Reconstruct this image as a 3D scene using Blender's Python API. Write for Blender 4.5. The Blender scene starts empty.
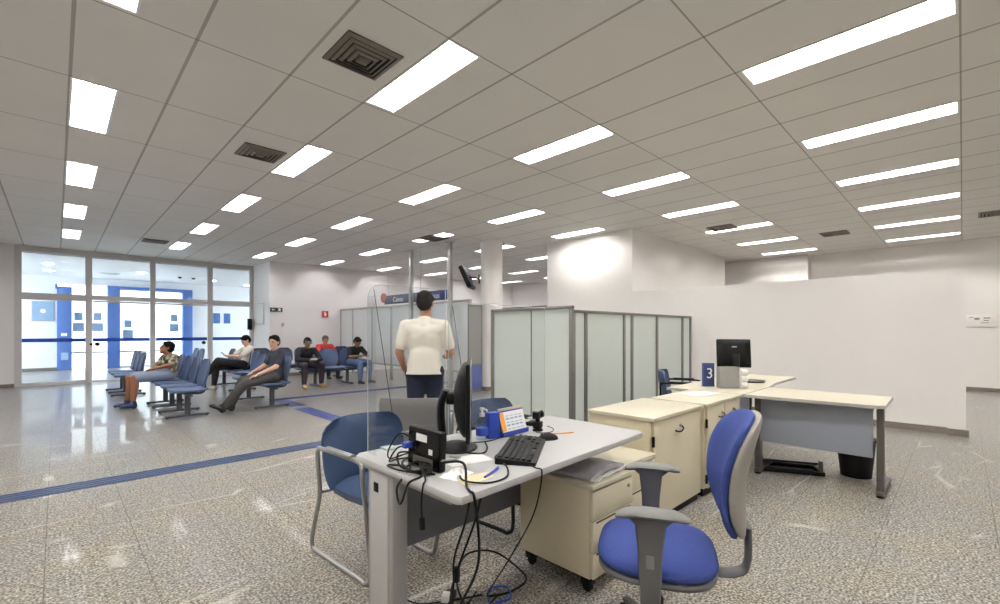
import bpy, bmesh, math, random
from mathutils import Vector, Matrix
random.seed(7)
C = bpy.context.scene
COL = C.collection
PI = math.pi
R = math.radians

# ------------------------------------------------------------------ camera, world, exposure
EYE = 1.31
cam_d = bpy.data.cameras.new('camera')
cam = bpy.data.objects.new('camera', cam_d)
COL.objects.link(cam)
cam.location = (0, 0, EYE)
cam.rotation_euler = (PI/2, 0, 0.7957 - PI/2)
cam_d.sensor_width = 36.0
cam_d.lens = 453.2/1000*36.0
cam_d.shift_y = 0.02965
cam_d.clip_start = 0.05
cam_d.clip_end = 200
C.camera = cam
world = bpy.data.worlds.new('daylight')
C.world = world
world.use_nodes = True
bg = world.node_tree.nodes['Background']
bg.inputs[0].default_value = (0.80, 0.90, 1.0, 1)
bg.inputs[1].default_value = 7.0
C.view_settings.view_transform = 'Standard'
C.view_settings.look = 'None'
C.view_settings.gamma = 1.0
C.view_settings.use_curve_mapping = False
C.view_settings.exposure = 0.05
TUBE_POWER = 122.0

# ------------------------------------------------------------------ materials
def lin(r, g, b):
    def f(c):
        c /= 255
        return c/12.92 if c <= 0.04045 else ((c+0.055)/1.055)**2.4
    return (f(r), f(g), f(b), 1)

def mat(name, rgb, rough=0.5, metal=0.0, spec=0.5, noise=0.0, nscale=30.0, bump=0.0, emit=None, coat=0.0):
    m = bpy.data.materials.new(name)
    m.use_nodes = True
    nt = m.node_tree
    b = nt.nodes['Principled BSDF']
    c = lin(*rgb)
    b.inputs['Base Color'].default_value = c
    b.inputs['Roughness'].default_value = rough
    b.inputs['Metallic'].default_value = metal
    b.inputs['Specular IOR Level'].default_value = spec
    b.inputs['Coat Weight'].default_value = coat
    if emit:
        b.inputs['Emission Color'].default_value = lin(*emit[0])
        b.inputs['Emission Strength'].default_value = emit[1]
    if noise or bump:
        tc = nt.nodes.new('ShaderNodeTexCoord')
        n = nt.nodes.new('ShaderNodeTexNoise')
        n.inputs['Scale'].default_value = nscale
        n.inputs['Detail'].default_value = 4
        nt.links.new(tc.outputs['Object'], n.inputs['Vector'])
        if noise:
            mx = nt.nodes.new('ShaderNodeMix'); mx.data_type = 'RGBA'
            mx.inputs[6].default_value = tuple(v*(1-noise) for v in c[:3])+(1,)
            mx.inputs[7].default_value = tuple(min(1, v*(1+noise)) for v in c[:3])+(1,)
            nt.links.new(n.outputs['Fac'], mx.inputs[0])
            nt.links.new(mx.outputs[2], b.inputs['Base Color'])
        if bump:
            bp = nt.nodes.new('ShaderNodeBump')
            bp.inputs['Strength'].default_value = bump
            bp.inputs['Distance'].default_value = 0.01
            nt.links.new(n.outputs['Fac'], bp.inputs['Height'])
            nt.links.new(bp.outputs[0], b.inputs['Normal'])
    return m

def glass_mat(name, tint, refl=0.06, ior=1.45):
    m = bpy.data.materials.new(name); m.use_nodes = True
    nt = m.node_tree; nt.nodes.clear()
    out = nt.nodes.new('ShaderNodeOutputMaterial')
    tr = nt.nodes.new('ShaderNodeBsdfTransparent'); tr.inputs[0].default_value = tint
    gl = nt.nodes.new('ShaderNodeBsdfGlossy'); gl.inputs['Roughness'].default_value = 0.02
    lw = nt.nodes.new('ShaderNodeLayerWeight'); lw.inputs[0].default_value = 0.5
    pw = nt.nodes.new('ShaderNodeMath'); pw.operation = 'POWER'; pw.inputs[1].default_value = 4.5
    nt.links.new(lw.outputs['Facing'], pw.inputs[0])
    fr = nt.nodes.new('ShaderNodeMath'); fr.operation = 'MULTIPLY_ADD'; fr.inputs[1].default_value = 0.80; fr.inputs[2].default_value = refl*.5
    nt.links.new(pw.outputs[0], fr.inputs[0])
    mx = nt.nodes.new('ShaderNodeMixShader')
    nt.links.new(fr.outputs[0], mx.inputs[0])
    nt.links.new(tr.outputs[0], mx.inputs[1]); nt.links.new(gl.outputs[0], mx.inputs[2])
    nt.links.new(mx.outputs[0], out.inputs[0])
    return m

def frosted_mat(name, rgb):
    m = bpy.data.materials.new(name); m.use_nodes = True
    nt = m.node_tree; nt.nodes.clear()
    out = nt.nodes.new('ShaderNodeOutputMaterial')
    df = nt.nodes.new('ShaderNodeBsdfDiffuse'); df.inputs[0].default_value = lin(*rgb)
    tl = nt.nodes.new('ShaderNodeBsdfTranslucent'); tl.inputs[0].default_value = lin(*rgb)
    gl = nt.nodes.new('ShaderNodeBsdfGlossy'); gl.inputs['Roughness'].default_value = 0.12
    tc = nt.nodes.new('ShaderNodeTexCoord'); n = nt.nodes.new('ShaderNodeTexNoise')
    n.inputs['Scale'].default_value = 6
    nt.links.new(tc.outputs['Object'], n.inputs['Vector'])
    mr = nt.nodes.new('ShaderNodeMapRange'); mr.inputs[3].default_value = 0.16; mr.inputs[4].default_value = 0.26
    nt.links.new(n.outputs['Fac'], mr.inputs[0])
    m1 = nt.nodes.new('ShaderNodeMixShader'); nt.links.new(mr.outputs[0], m1.inputs[0])
    nt.links.new(df.outputs[0], m1.inputs[1]); nt.links.new(tl.outputs[0], m1.inputs[2])
    fr = nt.nodes.new('ShaderNodeFresnel'); fr.inputs[0].default_value = 1.4
    m2 = nt.nodes.new('ShaderNodeMixShader')
    nt.links.new(fr.outputs[0], m2.inputs[0]); nt.links.new(m1.outputs[0], m2.inputs[1]); nt.links.new(gl.outputs[0], m2.inputs[2])
    nt.links.new(m2.outputs[0], out.inputs[0])
    return m

def floor_mat():
    m = bpy.data.materials.new('polished_granite'); m.use_nodes = True
    nt = m.node_tree; N = nt.nodes; L = nt.links
    b = N['Principled BSDF']
    tc = N.new('ShaderNodeTexCoord')
    def noise(scale, detail, vec=None):
        n = N.new('ShaderNodeTexNoise'); n.inputs['Scale'].default_value = scale; n.inputs['Detail'].default_value = detail
        L.new(vec if vec else tc.outputs['Object'], n.inputs['Vector']); return n
    def ramp(src, stops):
        r = N.new('ShaderNodeValToRGB'); e = r.color_ramp.elements
        e[0].position, e[0].color = stops[0]; e[1].position, e[1].color = stops[-1]
        for p, c in stops[1:-1]:
            x = e.new(p); x.color = c
        L.new(src, r.inputs[0]); return r
    def mix(fac, a, c, mode='MIX'):
        x = N.new('ShaderNodeMix'); x.data_type = 'RGBA'; x.blend_type = mode
        if isinstance(fac, float): x.inputs[0].default_value = fac
        else: L.new(fac, x.inputs[0])
        for s, v in ((6, a), (7, c)):
            if isinstance(v, tuple): x.inputs[s].default_value = v
            else: L.new(v, x.inputs[s])
        return x.outputs[2]
    g1 = noise(82, 5)
    base = ramp(g1.outputs['Fac'], [(0.34, lin(*FL[0])), (0.46, lin(*FL[1])), (0.54, lin(*FL[2])), (0.66, lin(*FL[3]))]).outputs[0]
    g2 = noise(2.2, 3)
    warm = ramp(g2.outputs['Fac'], [(0.42, (0.96, 0.965, 0.98, 1)), (0.68, (1.04, 0.99, 0.89, 1))]).outputs[0]
    base = mix(1.0, base, warm, 'MULTIPLY')
    g3 = noise(24, 3)
    mott = ramp(g3.outputs['Fac'], [(0.36, (0.84, 0.84, 0.84, 1)), (0.62, (1.13, 1.13, 1.12, 1))]).outputs[0]
    base = mix(1.0, base, mott, 'MULTIPLY')
    # pale veins
    for ang, sc, seed in ((0.5, 1.0, 3.1), (-0.9, 0.9, 9.7), (1.9, 1.1, 21.0)):
        mp = N.new('ShaderNodeMapping'); mp.inputs['Rotation'].default_value[2] = ang
        mp.inputs['Location'].default_value = (seed, seed*1.7, 0)
        mp.inputs['Scale'].default_value = (0.55*sc, 2.3*sc, 1)
        L.new(tc.outputs['Object'], mp.inputs[0])
        v = N.new('ShaderNodeTexVoronoi'); v.feature = 'DISTANCE_TO_EDGE'; v.inputs['Scale'].default_value = 1.25
        wn = noise(3.0, 2); wv = mix(0.06, mp.outputs[0], wn.outputs['Color'])
        L.new(wv, v.inputs['Vector'])
        th = N.new('ShaderNodeMapRange'); th.inputs[1].default_value = 0.010; th.inputs[2].default_value = 0.028
        th.inputs[3].default_value = 1; th.inputs[4].default_value = 0
        L.new(v.outputs['Distance'], th.inputs[0])
        gate = noise(1.6, 1, mp.outputs[0])
        gr = N.new('ShaderNodeMapRange'); gr.inputs[1].default_value = 0.60; gr.inputs[2].default_value = 0.68
        L.new(gate.outputs['Fac'], gr.inputs[0])
        mu = N.new('ShaderNodeMath'); mu.operation = 'MULTIPLY'
        L.new(th.outputs[0], mu.inputs[0]); L.new(gr.outputs[0], mu.inputs[1])
        mu2 = N.new('ShaderNodeMath'); mu2.operation = 'MULTIPLY'; mu2.inputs[1].default_value = 0.36
        L.new(mu.outputs[0], mu2.inputs[0])
        base = mix(mu2.outputs[0], base, lin(*FL[4]))
    # tile joints
    sep = N.new('ShaderNodeSeparateXYZ'); L.new(tc.outputs['Object'], sep.inputs[0])
    fac = None
    for ax, off, per in ((0, -0.045, 0.41), (1, -0.155, 0.53)):
        a = N.new('ShaderNodeMath'); a.operation = 'SUBTRACT'; a.inputs[1].default_value = off
        L.new(sep.outputs[ax], a.inputs[0])
        d = N.new('ShaderNodeMath'); d.operation = 'PINGPONG'; d.inputs[1].default_value = per/2
        L.new(a.outputs[0], d.inputs[0])
        t = N.new('ShaderNodeMath'); t.operation = 'LESS_THAN'; t.inputs[1].default_value = 0.0022
        L.new(d.outputs[0], t.inputs[0])
        if fac is None: fac = t.outputs[0]
        else:
            q = N.new('ShaderNodeMath'); q.operation = 'MAXIMUM'
            L.new(fac, q.inputs[0]); L.new(t.outputs[0], q.inputs[1]); fac = q.outputs[0]
    jm = N.new('ShaderNodeMath'); jm.operation = 'MULTIPLY'; jm.inputs[1].default_value = 0.75
    L.new(fac, jm.inputs[0])
    base = mix(jm.outputs[0], base, lin(82, 76, 70))
    L.new(base, b.inputs['Base Color'])
    b.inputs['Roughness'].default_value = 0.5
    b.inputs['Specular IOR Level'].default_value = 0.0
    gl = N.new('ShaderNodeBsdfGlossy'); gl.inputs['Roughness'].default_value = 0.045
    lw = N.new('ShaderNodeLayerWeight'); lw.inputs[0].default_value = 0.5
    pw = N.new('ShaderNodeMath'); pw.operation = 'POWER'; pw.inputs[1].default_value = 11.0
    L.new(lw.outputs['Facing'], pw.inputs[0])
    ma = N.new('ShaderNodeMath'); ma.operation = 'MULTIPLY_ADD'; ma.inputs[1].default_value = 3.0; ma.inputs[2].default_value = 0.0
    L.new(pw.outputs[0], ma.inputs[0])
    ms = N.new('ShaderNodeMixShader')
    mn = N.new('ShaderNodeMath'); mn.operation = 'MINIMUM'; mn.inputs[1].default_value = 0.5; L.new(ma.outputs[0], mn.inputs[0])
    L.new(mn.outputs[0], ms.inputs[0])
    g2l = N.new('ShaderNodeBsdfGlossy'); g2l.inputs['Roughness'].default_value = 0.32
    mg = N.new('ShaderNodeMixShader'); mg.inputs[0].default_value = 0.6
    L.new(gl.outputs[0], mg.inputs[1]); L.new(g2l.outputs[0], mg.inputs[2])
    L.new(b.outputs[0], ms.inputs[1]); L.new(mg.outputs[0], ms.inputs[2])
    L.new(ms.outputs[0], N['Material Output'].inputs[0])
    return m

FL = [(72, 70, 66), (114, 111, 106), (145, 141, 135), (182, 178, 171), (206, 201, 194)]

CELL_X, CELL_Y = 0.62617, 1.247
LX0, LY0 = 0.094, 0.031
LW, LL = 0.272, 1.178
CEIL = 3.355
def ceiling_mat():
    m = bpy.data.materials.new('ceiling_panels'); m.use_nodes = True
    nt = m.node_tree; N = nt.nodes; L = nt.links
    b = N['Principled BSDF']
    tc = N.new('ShaderNodeTexCoord'); sep = N.new('ShaderNodeSeparateXYZ'); L.new(tc.outputs['Object'], sep.inputs[0])
    n = N.new('ShaderNodeTexNoise'); n.inputs['Scale'].default_value = 1.5; n.inputs['Detail'].default_value = 5
    L.new(tc.outputs['Object'], n.inputs['Vector'])
    mx = N.new('ShaderNodeMix'); mx.data_type = 'RGBA'
    mx.inputs[6].default_value = lin(226, 223, 218); mx.inputs[7].default_value = lin(236, 233, 228)
    L.new(n.outputs['Fac'], mx.inputs[0])
    col = mx.outputs[2]
    for ax, off, per, w, amt in ((0, LX0-0.014, CELL_X, 0.011, 0.55), (1, LY0-0.020, CELL_Y, 0.006, 0.6)):
        a = N.new('ShaderNodeMath'); a.operation = 'SUBTRACT'; a.inputs[1].default_value = off
        L.new(sep.outputs[ax], a.inputs[0])
        d = N.new('ShaderNodeMath'); d.operation = 'PINGPONG'; d.inputs[1].default_value = per/2
        L.new(a.outputs[0], d.inputs[0])
        t = N.new('ShaderNodeMath'); t.operation = 'LESS_THAN'; t.inputs[1].default_value = w
        L.new(d.outputs[0], t.inputs[0])
        f = N.new('ShaderNodeMath'); f.operation = 'MULTIPLY'; f.inputs[1].default_value = amt
        L.new(t.outputs[0], f.inputs[0])
        x = N.new('ShaderNodeMix'); x.data_type = 'RGBA'
        L.new(f.outputs[0], x.inputs[0]); L.new(col, x.inputs[6]); x.inputs[7].default_value = lin(104, 96, 88)
        col = x.outputs[2]
    L.new(col, b.inputs['Base Color'])
    b.inputs['Roughness'].default_value = 0.6
    b.inputs['Specular IOR Level'].default_value = 0.3
    return m

M = {}
M['floor'] = floor_mat()
M['ceiling'] = ceiling_mat()
M['wall'] = mat('wall_paint', (241, 237, 234), 0.6, spec=0.3, noise=0.02, nscale=3)
M['wall_cool'] = mat('vestibule_paint', (240, 241, 244), 0.55, spec=0.3, noise=0.02, nscale=3)
M['granite_base'] = mat('granite_skirting', (120, 110, 102), 0.3, noise=0.45, nscale=90)
M['alu'] = mat('satin_aluminium', (190, 188, 185), 0.4, 0.25, noise=0.04, nscale=12)
M['alu_frame'] = mat('painted_aluminium', (206, 203, 200), 0.45, 0.0, noise=0.03, nscale=10)
M['partition_metal'] = mat('partition_metal', (128, 126, 122), 0.4, 0.5, noise=0.04, nscale=15)
M['frost'] = frosted_mat('frosted_glass', (232, 239, 234))
M['frost_white'] = frosted_mat('white_frosted_glass', (246, 249, 248))
M['glass'] = glass_mat('clear_glass', (0.97, 0.985, 0.985, 1))
M['acrylic'] = glass_mat('clear_acrylic', (0.955, 0.965, 0.965, 1), ior=1.42)
M['acrylic_edge'] = mat('acrylic_edge', (190, 206, 200), 0.2, noise=0.03)
M['band'] = mat('blue_film', (22, 66, 168), 0.35, noise=0.04, nscale=20)
M['blue_panel'] = mat('blue_cladding', (84, 120, 190), 0.4, noise=0.05, nscale=6)
M['housing'] = mat('luminaire_white', (240, 240, 240), 0.35, noise=0.02)
M['tube'] = mat('fluorescent_tube', (255, 255, 255), 0.4, emit=((255, 252, 248), TUBE_POWER))
M['tube_dim'] = mat('dim_fluorescent_tube', (255, 255, 255), 0.4, emit=((252, 250, 255), TUBE_POWER*.55))  # weaker emission, set to darken the back of the room
M['louvre'] = mat('louvre_metal', (214, 214, 212), 0.25, 0.6, noise=0.03)
M['vent'] = mat('vent_metal', (122, 113, 103), 0.5, 0.2, noise=0.15, nscale=25)
M['vent_dark'] = mat('vent_void', (26, 23, 21), 0.8, noise=0.2)
M['desk_top'] = mat('grey_laminate', (174, 173, 172), 0.38, noise=0.03, nscale=40)
M['desk_edge'] = mat('edge_band', (178, 176, 174), 0.4, noise=0.03)
M['desk_metal'] = mat('grey_powdercoat', (150, 148, 146), 0.42, 0.1, noise=0.04, nscale=30)
M['desk_metal_dark'] = mat('dark_powdercoat', (84, 80, 76), 0.42, 0.1, noise=0.05, nscale=30)
M['modesty'] = mat('modesty_grey', (112, 114, 120), 0.5, noise=0.04, nscale=25)
M['modesty_blue'] = mat('modesty_blue_grey', (152, 158, 170), 0.5, noise=0.03, nscale=25)
M['cream'] = mat('cream_laminate', (206, 197, 172), 0.42, noise=0.03, nscale=12)
M['cream_side'] = mat('cream_board', (204, 193, 164), 0.45, noise=0.03, nscale=12)
M['cream_top'] = mat('cream_top', (200, 193, 172), 0.36, noise=0.02, nscale=15)
M['black'] = mat('black_plastic', (11, 11, 12), 0.5, spec=0.18, noise=0.2, nscale=40)
M['black_gloss'] = mat('black_gloss', (8, 8, 9), 0.2, spec=0.3, noise=0.1)
M['rubber'] = mat('black_rubber', (20, 20, 20), 0.7, noise=0.2)
M['screen'] = mat('lcd_screen', (18, 19, 22), 0.2, noise=0.05)
M['silver'] = mat('silver_plastic', (170, 172, 176), 0.35, 0.3, noise=0.03)
M['fabric_blue'] = mat('royal_blue_fabric', (50, 64, 122), 0.85, spec=0.2, noise=0.12, nscale=160, bump=0.25)
M['fabric_teal'] = mat('blue_vinyl', (46, 66, 98), 0.55, noise=0.08, nscale=60, bump=0.1)
M['fabric_gray'] = mat('grey_fabric', (136, 133, 133), 0.85, noise=0.06, nscale=160)
M['bench_blue'] = mat('bench_blue', (60, 78, 112), 0.5, noise=0.07, nscale=40)
M['bench_navy'] = mat('bench_navy', (32, 44, 74), 0.5, noise=0.08, nscale=40)
M['bench_metal'] = mat('bench_metal', (70, 72, 78), 0.4, 0.3, noise=0.06)
M['chair_shell'] = mat('chair_shell_grey', (150, 146, 138), 0.5, noise=0.03, nscale=20)
M['chair_plastic'] = mat('chair_plastic_grey', (78, 78, 78), 0.5, noise=0.04, nscale=30)
M['arm_pad'] = mat('arm_pad', (112, 112, 110), 0.55, noise=0.05, nscale=40)
M['chrome'] = mat('grey_tube', (150, 150, 148), 0.35, 0.6, noise=0.03)
M['white'] = mat('white_paper', (240, 238, 234), 0.7, noise=0.02)
M['newsprint'] = mat('grey_magazine', (184, 182, 188), 0.5, noise=0.35, nscale=28)
M['kraft'] = mat('tan_paper', (214, 200, 166), 0.7, noise=0.05)
M['orange'] = mat('orange_print', (236, 160, 66), 0.6, noise=0.05)
M['blue_print'] = mat('blue_print', (38, 64, 160), 0.45, noise=0.2, nscale=40)
M['poster_blue'] = mat('poster_blue', (150, 178, 208), 0.5, noise=0.18, nscale=7)
M['poster_mid'] = mat('poster_mid_blue', (70, 118, 186), 0.5, noise=0.1, nscale=12)
M['text_white'] = mat('sign_white', (240, 240, 240), 0.5, noise=0.02)
M['sign_grey'] = mat('sign_slate', (78, 86, 104), 0.45, noise=0.05)
M['sign_blue'] = mat('sign_navy', (44, 58, 104), 0.45, noise=0.05)
M['sign_red'] = mat('sign_red', (190, 48, 36), 0.5, noise=0.05)
M['sign_brown'] = mat('sign_terracotta', (168, 98, 76), 0.55, noise=0.1)
M['exit_green'] = mat('exit_dark_green', (38, 58, 52), 0.5, noise=0.05)
M['tactile'] = mat('tactile_blue', (24, 46, 84), 0.4, noise=0.08, nscale=20)
M['tactile_bright'] = mat('tactile_royal_blue', (16, 42, 108), 0.4, noise=0.06, nscale=20)
M['gel'] = glass_mat('clear_gel_bottle', (0.86, 0.93, 0.97, 1))
M['skin_tan'] = mat('skin_tan', (176, 126, 98), 0.55, noise=0.05, nscale=18)
M['skin_fair'] = mat('skin_fair', (208, 164, 140), 0.55, noise=0.05, nscale=18)
M['skin_brown'] = mat('skin_brown', (138, 92, 68), 0.55, noise=0.05, nscale=18)
M['hair_black'] = mat('hair_black', (20, 17, 15), 0.8, spec=0.1, noise=0.3, nscale=60)
M['hair_grey'] = mat('hair_cropped', (92, 74, 62), 0.7, noise=0.2, nscale=60)
M['cap_grey'] = mat('cap_grey', (112, 108, 104), 0.8, noise=0.1, nscale=60)
M['shirt_white'] = mat('shirt_white', (236, 228, 216), 0.85, noise=0.03, nscale=20)
M['shirt_red'] = mat('shirt_red', (196, 48, 44), 0.85, noise=0.06, nscale=20)
M['shirt_black'] = mat('shirt_black', (22, 22, 26), 0.85, noise=0.15, nscale=20)
M['shirt_navy'] = mat('shirt_navy', (34, 38, 54), 0.85, noise=0.1, nscale=20)
M['jeans'] = mat('jeans_blue', (80, 98, 130), 0.85, noise=0.18, nscale=14)
M['jeans_navy'] = mat('jeans_navy', (30, 36, 58), 0.85, noise=0.12, nscale=20)
M['trouser_black'] = mat('trouser_black', (18, 18, 20), 0.85, noise=0.2, nscale=20)
M['trouser_grey'] = mat('trouser_charcoal', (60, 58, 58), 0.85, noise=0.12, nscale=20)
M['trouser_maroon'] = mat('trouser_dark', (40, 30, 40), 0.85, noise=0.12, nscale=20)
M['shorts'] = mat('shorts_grey_blue', (128, 140, 160), 0.85, noise=0.08, nscale=20)
M['shoe_dark'] = mat('shoe_dark', (24, 26, 34), 0.6, noise=0.2)
M['shoe_navy'] = mat('shoe_navy', (36, 46, 82), 0.6, noise=0.3, nscale=50)
M['shoe_tan'] = mat('shoe_tan', (170, 130, 92), 0.6, noise=0.2)
M['shoe_pale'] = mat('shoe_pale', (190, 184, 160), 0.6, noise=0.2)
M['lips'] = mat('lips', (140, 84, 74), 0.5, noise=0.05)
M['eye'] = mat('eye_dark', (30, 22, 18), 0.3, noise=0.1)
M['ground'] = mat('pale_paving', (214, 212, 208), 0.8, noise=0.08, nscale=2)
M['facade'] = mat('pale_facade', (226, 226, 224), 0.8, noise=0.05, nscale=2)
def camo_mat():
    m = mat('patterned_shirt', (120, 116, 96), 0.85)
    nt = m.node_tree; tc = nt.nodes.new('ShaderNodeTexCoord')
    n = nt.nodes.new('ShaderNodeTexNoise'); n.inputs['Scale'].default_value = 11; n.inputs['Detail'].default_value = 1
    r = nt.nodes.new('ShaderNodeValToRGB'); r.color_ramp.interpolation = 'CONSTANT'
    e = r.color_ramp.elements
    e[0].position = 0; e[0].color = lin(34, 38, 34); e[1].position = 0.62; e[1].color = lin(206, 200, 178)
    x = e.new(0.43); x.color = lin(104, 100, 78); x = e.new(0.53); x.color = lin(150, 144, 118)
    nt.links.new(tc.outputs['Object'], n.inputs['Vector']); nt.links.new(n.outputs['Fac'], r.inputs[0])
    nt.links.new(r.outputs[0], nt.nodes['Principled BSDF'].inputs['Base Color'])
    return m
M['camo'] = camo_mat()

# ------------------------------------------------------------------ geometry helper
def catmull(pts, n=6):
    pts = [Vector(p) for p in pts]
    if len(pts) < 3: return pts
    out = []
    P = [pts[0]*2-pts[1]] + pts + [pts[-1]*2-pts[-2]]
    for i in range(1, len(P)-2):
        a, b, c, d = P[i-1], P[i], P[i+1], P[i+2]
        for k in range(n):
            t = k/n
            out.append(0.5*((2*b)+(c-a)*t+(2*a-5*b+4*c-d)*t*t+(3*b-a-3*c+d)*t**3))
    out.append(pts[-1])
    return out

class G:
    def __init__(s): s.bm = bmesh.new()
    def box(s, c, d, rz=0, bev=0, seg=2, rot=None):
        mt = Matrix.Translation(c) @ (rot if rot else Matrix.Rotation(rz, 4, 'Z'))
        r = bmesh.ops.create_cube(s.bm, size=1.0)
        vs = r['verts']
        bmesh.ops.scale(s.bm, vec=d, verts=vs)
        if bev:
            es = list({e for v in vs for e in v.link_edges})
            b = bmesh.ops.bevel(s.bm, geom=es, offset=bev, segments=seg, affect='EDGES', profile=0.5)
            vs = list({v for f in b['faces'] for v in f.verts} | {v for v in vs if v.is_valid})
        bmesh.ops.transform(s.bm, matrix=mt, verts=vs)
        return s
    def span(s, x0, x1, y0, y1, z0, z1, bev=0):
        return s.box(((x0+x1)/2, (y0+y1)/2, (z0+z1)/2), (abs(x1-x0), abs(y1-y0), abs(z1-z0)), bev=bev)
    def rings(s, rings, cap=True, closed=False):
        bm = s.bm; vs = [[bm.verts.new(p) for p in r] for r in rings]
        n = len(vs[0])
        m = len(vs) if closed else len(vs)-1
        for i in range(m):
            a, b = vs[i], vs[(i+1) % len(vs)]
            for k in range(n):
                bm.faces.new((a[k], a[(k+1) % n], b[(k+1) % n], b[k]))
        if cap and not closed:
            bm.faces.new(list(reversed(vs[0]))); bm.faces.new(vs[-1])
        return s
    def tube(s, pts, r, n=10, smooth=0, flat=None):
        pts = catmull(pts, smooth) if smooth else [Vector(p) for p in pts]
        rr = r if isinstance(r, (list, tuple)) else [r]*len(pts)
        if len(rr) != len(pts): rr = [rr[0]+(rr[-1]-rr[0])*i/(len(pts)-1) for i in range(len(pts))]
        t0 = (pts[1]-pts[0]).normalized()
        up = Vector((0, 0, 1)) if abs(t0.z) < 0.9 else Vector((0, 1, 0))
        u = t0.cross(up).normalized(); rings = []
        for i, p in enumerate(pts):
            if i == 0: t = t0
            elif i == len(pts)-1: t = (pts[i]-pts[i-1]).normalized()
            else:
                t = (pts[i+1]-pts[i]).normalized()+(pts[i]-pts[i-1]).normalized()
                t = t.normalized() if t.length > 1e-6 else (pts[i]-pts[i-1]).normalized()
            u = (u-t*u.dot(t))
            u = u.normalized() if u.length > 1e-6 else t.orthogonal().normalized()
            w = t.cross(u)
            fa, fb = flat if flat else (1, 1)
            rings.append([p+(u*math.cos(2*PI*k/n)*fa+w*math.sin(2*PI*k/n)*fb)*rr[i] for k in range(n)])
        return s.rings(rings)
    def lathe(s, prof, c=(0, 0, 0), n=24):
        c = Vector(c)
        return s.rings([[c+Vector((r*math.cos(2*PI*k/n), r*math.sin(2*PI*k/n), z)) for k in range(n)] for r, z in prof])
    def prism(s, poly, z0, z1):
        return s.rings([[Vector((x, y, z)) for x, y in poly] for z in (z0, z1)])
    def ell(s, c, rad, n=16, rot=None):
        r = bmesh.ops.create_uvsphere(s.bm, u_segments=n, v_segments=max(6, n//2), radius=1)
        mt = Matrix.Translation(c) @ (rot if rot else Matrix.Identity(4)) @ Matrix.Diagonal((rad[0], rad[1], rad[2], 1))
        bmesh.ops.transform(s.bm, matrix=mt, verts=r['verts'])
        return s
    def cap(s, p0, r0, p1, r1, side=None, ratio=1.0, n=14):
        """tapered capsule, optionally elliptical (ratio = thickness / width, width along side)"""
        p0, p1 = Vector(p0), Vector(p1)
        ax = (p1-p0); Ln = ax.length; ax = ax.normalized() if Ln > 1e-6 else Vector((0, 0, 1))
        sd = Vector(side) if side is not None else ax.orthogonal()
        sd = (sd-ax*sd.dot(ax)).normalized(); w = ax.cross(sd)
        rings = []
        for a in (-85, -60, -35, -12):
            a = R(a); rings.append((p0+ax*r0*ratio*math.sin(a), r0*math.cos(a)))
        rings.append((p0, r0)); rings.append((p0.lerp(p1, .5), (r0+r1)/2)); rings.append((p1, r1))
        for a in (12, 35, 60, 85):
            a = R(a); rings.append((p1+ax*r1*ratio*math.sin(a), r1*math.cos(a)))
        s.rings([[c+(sd*math.cos(2*PI*k/n)+w*math.sin(2*PI*k/n)*ratio)*r for k in range(n)] for c, r in rings])
        return s
    def xf(s, mt):
        bmesh.ops.transform(s.bm, matrix=mt, verts=s.bm.verts[:]); return s
    def mesh(s, name):
        bmesh.ops.recalc_face_normals(s.bm, faces=s.bm.faces[:])
        me = bpy.data.meshes.new(name); s.bm.to_mesh(me); s.bm.free(); return me

def link(o, parent=None):
    COL.objects.link(o)
    if parent: o.parent = parent
    return o
def tag(o, label=None, cat=None, group=None, kind=None):
    if label: o['label'] = label
    if cat: o['category'] = cat
    if group: o['group'] = group
    if kind: o['kind'] = kind
    return o
def part(name, g, m, parent=None, sharp=35, loc=None, rz=0, label=None):
    me = g.mesh(name) if isinstance(g, G) else g
    if not me.materials:
        me.materials.append(M[m] if isinstance(m, str) else m)
    me.shade_smooth()
    if sharp: me.set_sharp_from_angle(angle=R(sharp))
    o = bpy.data.objects.new(name, me)
    if loc is not None: o.location = loc
    o.rotation_euler.z = rz
    if label: o['label'] = label
    return link(o, parent)
def thing(name, loc, rz, label, cat, group=None):
    o = bpy.data.objects.new(name, None); o.location = loc; o.rotation_euler.z = rz
    o.empty_display_size = 0.1
    link(o); return tag(o, label, cat, group)
def solo(name, g, m, label, cat, group=None, loc=None, rz=0, sharp=35):
    return tag(part(name, g, m, None, sharp, loc, rz), label, cat, group)
def struct(name, g, m, parent=None):
    o = part(name, g, m, parent)
    if not parent: o['kind'] = 'structure'
    return o
def copy_tree(o, parent=None):
    c = o.copy(); COL.objects.link(c)
    if parent: c.parent = parent
    for ch in o.children: copy_tree(ch, c)
    return c
def dup(o, loc, rz, label=None, group=None):
    c = copy_tree(o); c.location = loc; c.rotation_euler.z = rz
    if label: c['label'] = label
    if group: c['group'] = group
    return c
def text_mesh(body, size, depth=0.001):
    cu = bpy.data.curves.new('lettering', 'FONT'); cu.body = body; cu.size = size; cu.extrude = depth
    cu.align_x = 'CENTER'; cu.align_y = 'CENTER'
    o = bpy.data.objects.new('lettering', cu); COL.objects.link(o)
    dg = bpy.context.evaluated_depsgraph_get()
    me = bpy.data.meshes.new_from_object(o.evaluated_get(dg))
    bpy.data.objects.remove(o); return me
def baked(name, g, mods):
    """evaluate a voxel remesh + smooth on a temporary object and keep the mesh"""
    me = g.mesh(name); o = bpy.data.objects.new(name, me); COL.objects.link(o)
    for kind, kw in mods:
        md = o.modifiers.new(kind, kind)
        for k, v in kw.items(): setattr(md, k, v)
    dg = bpy.context.evaluated_depsgraph_get()
    r = bpy.data.meshes.new_from_object(o.evaluated_get(dg))
    bpy.data.objects.remove(o); bpy.data.meshes.remove(me)
    r.name = name
    return r
ORD = ['first', 'second', 'third', 'fourth', 'fifth', 'sixth', 'seventh', 'eighth', 'ninth', 'tenth']

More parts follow.
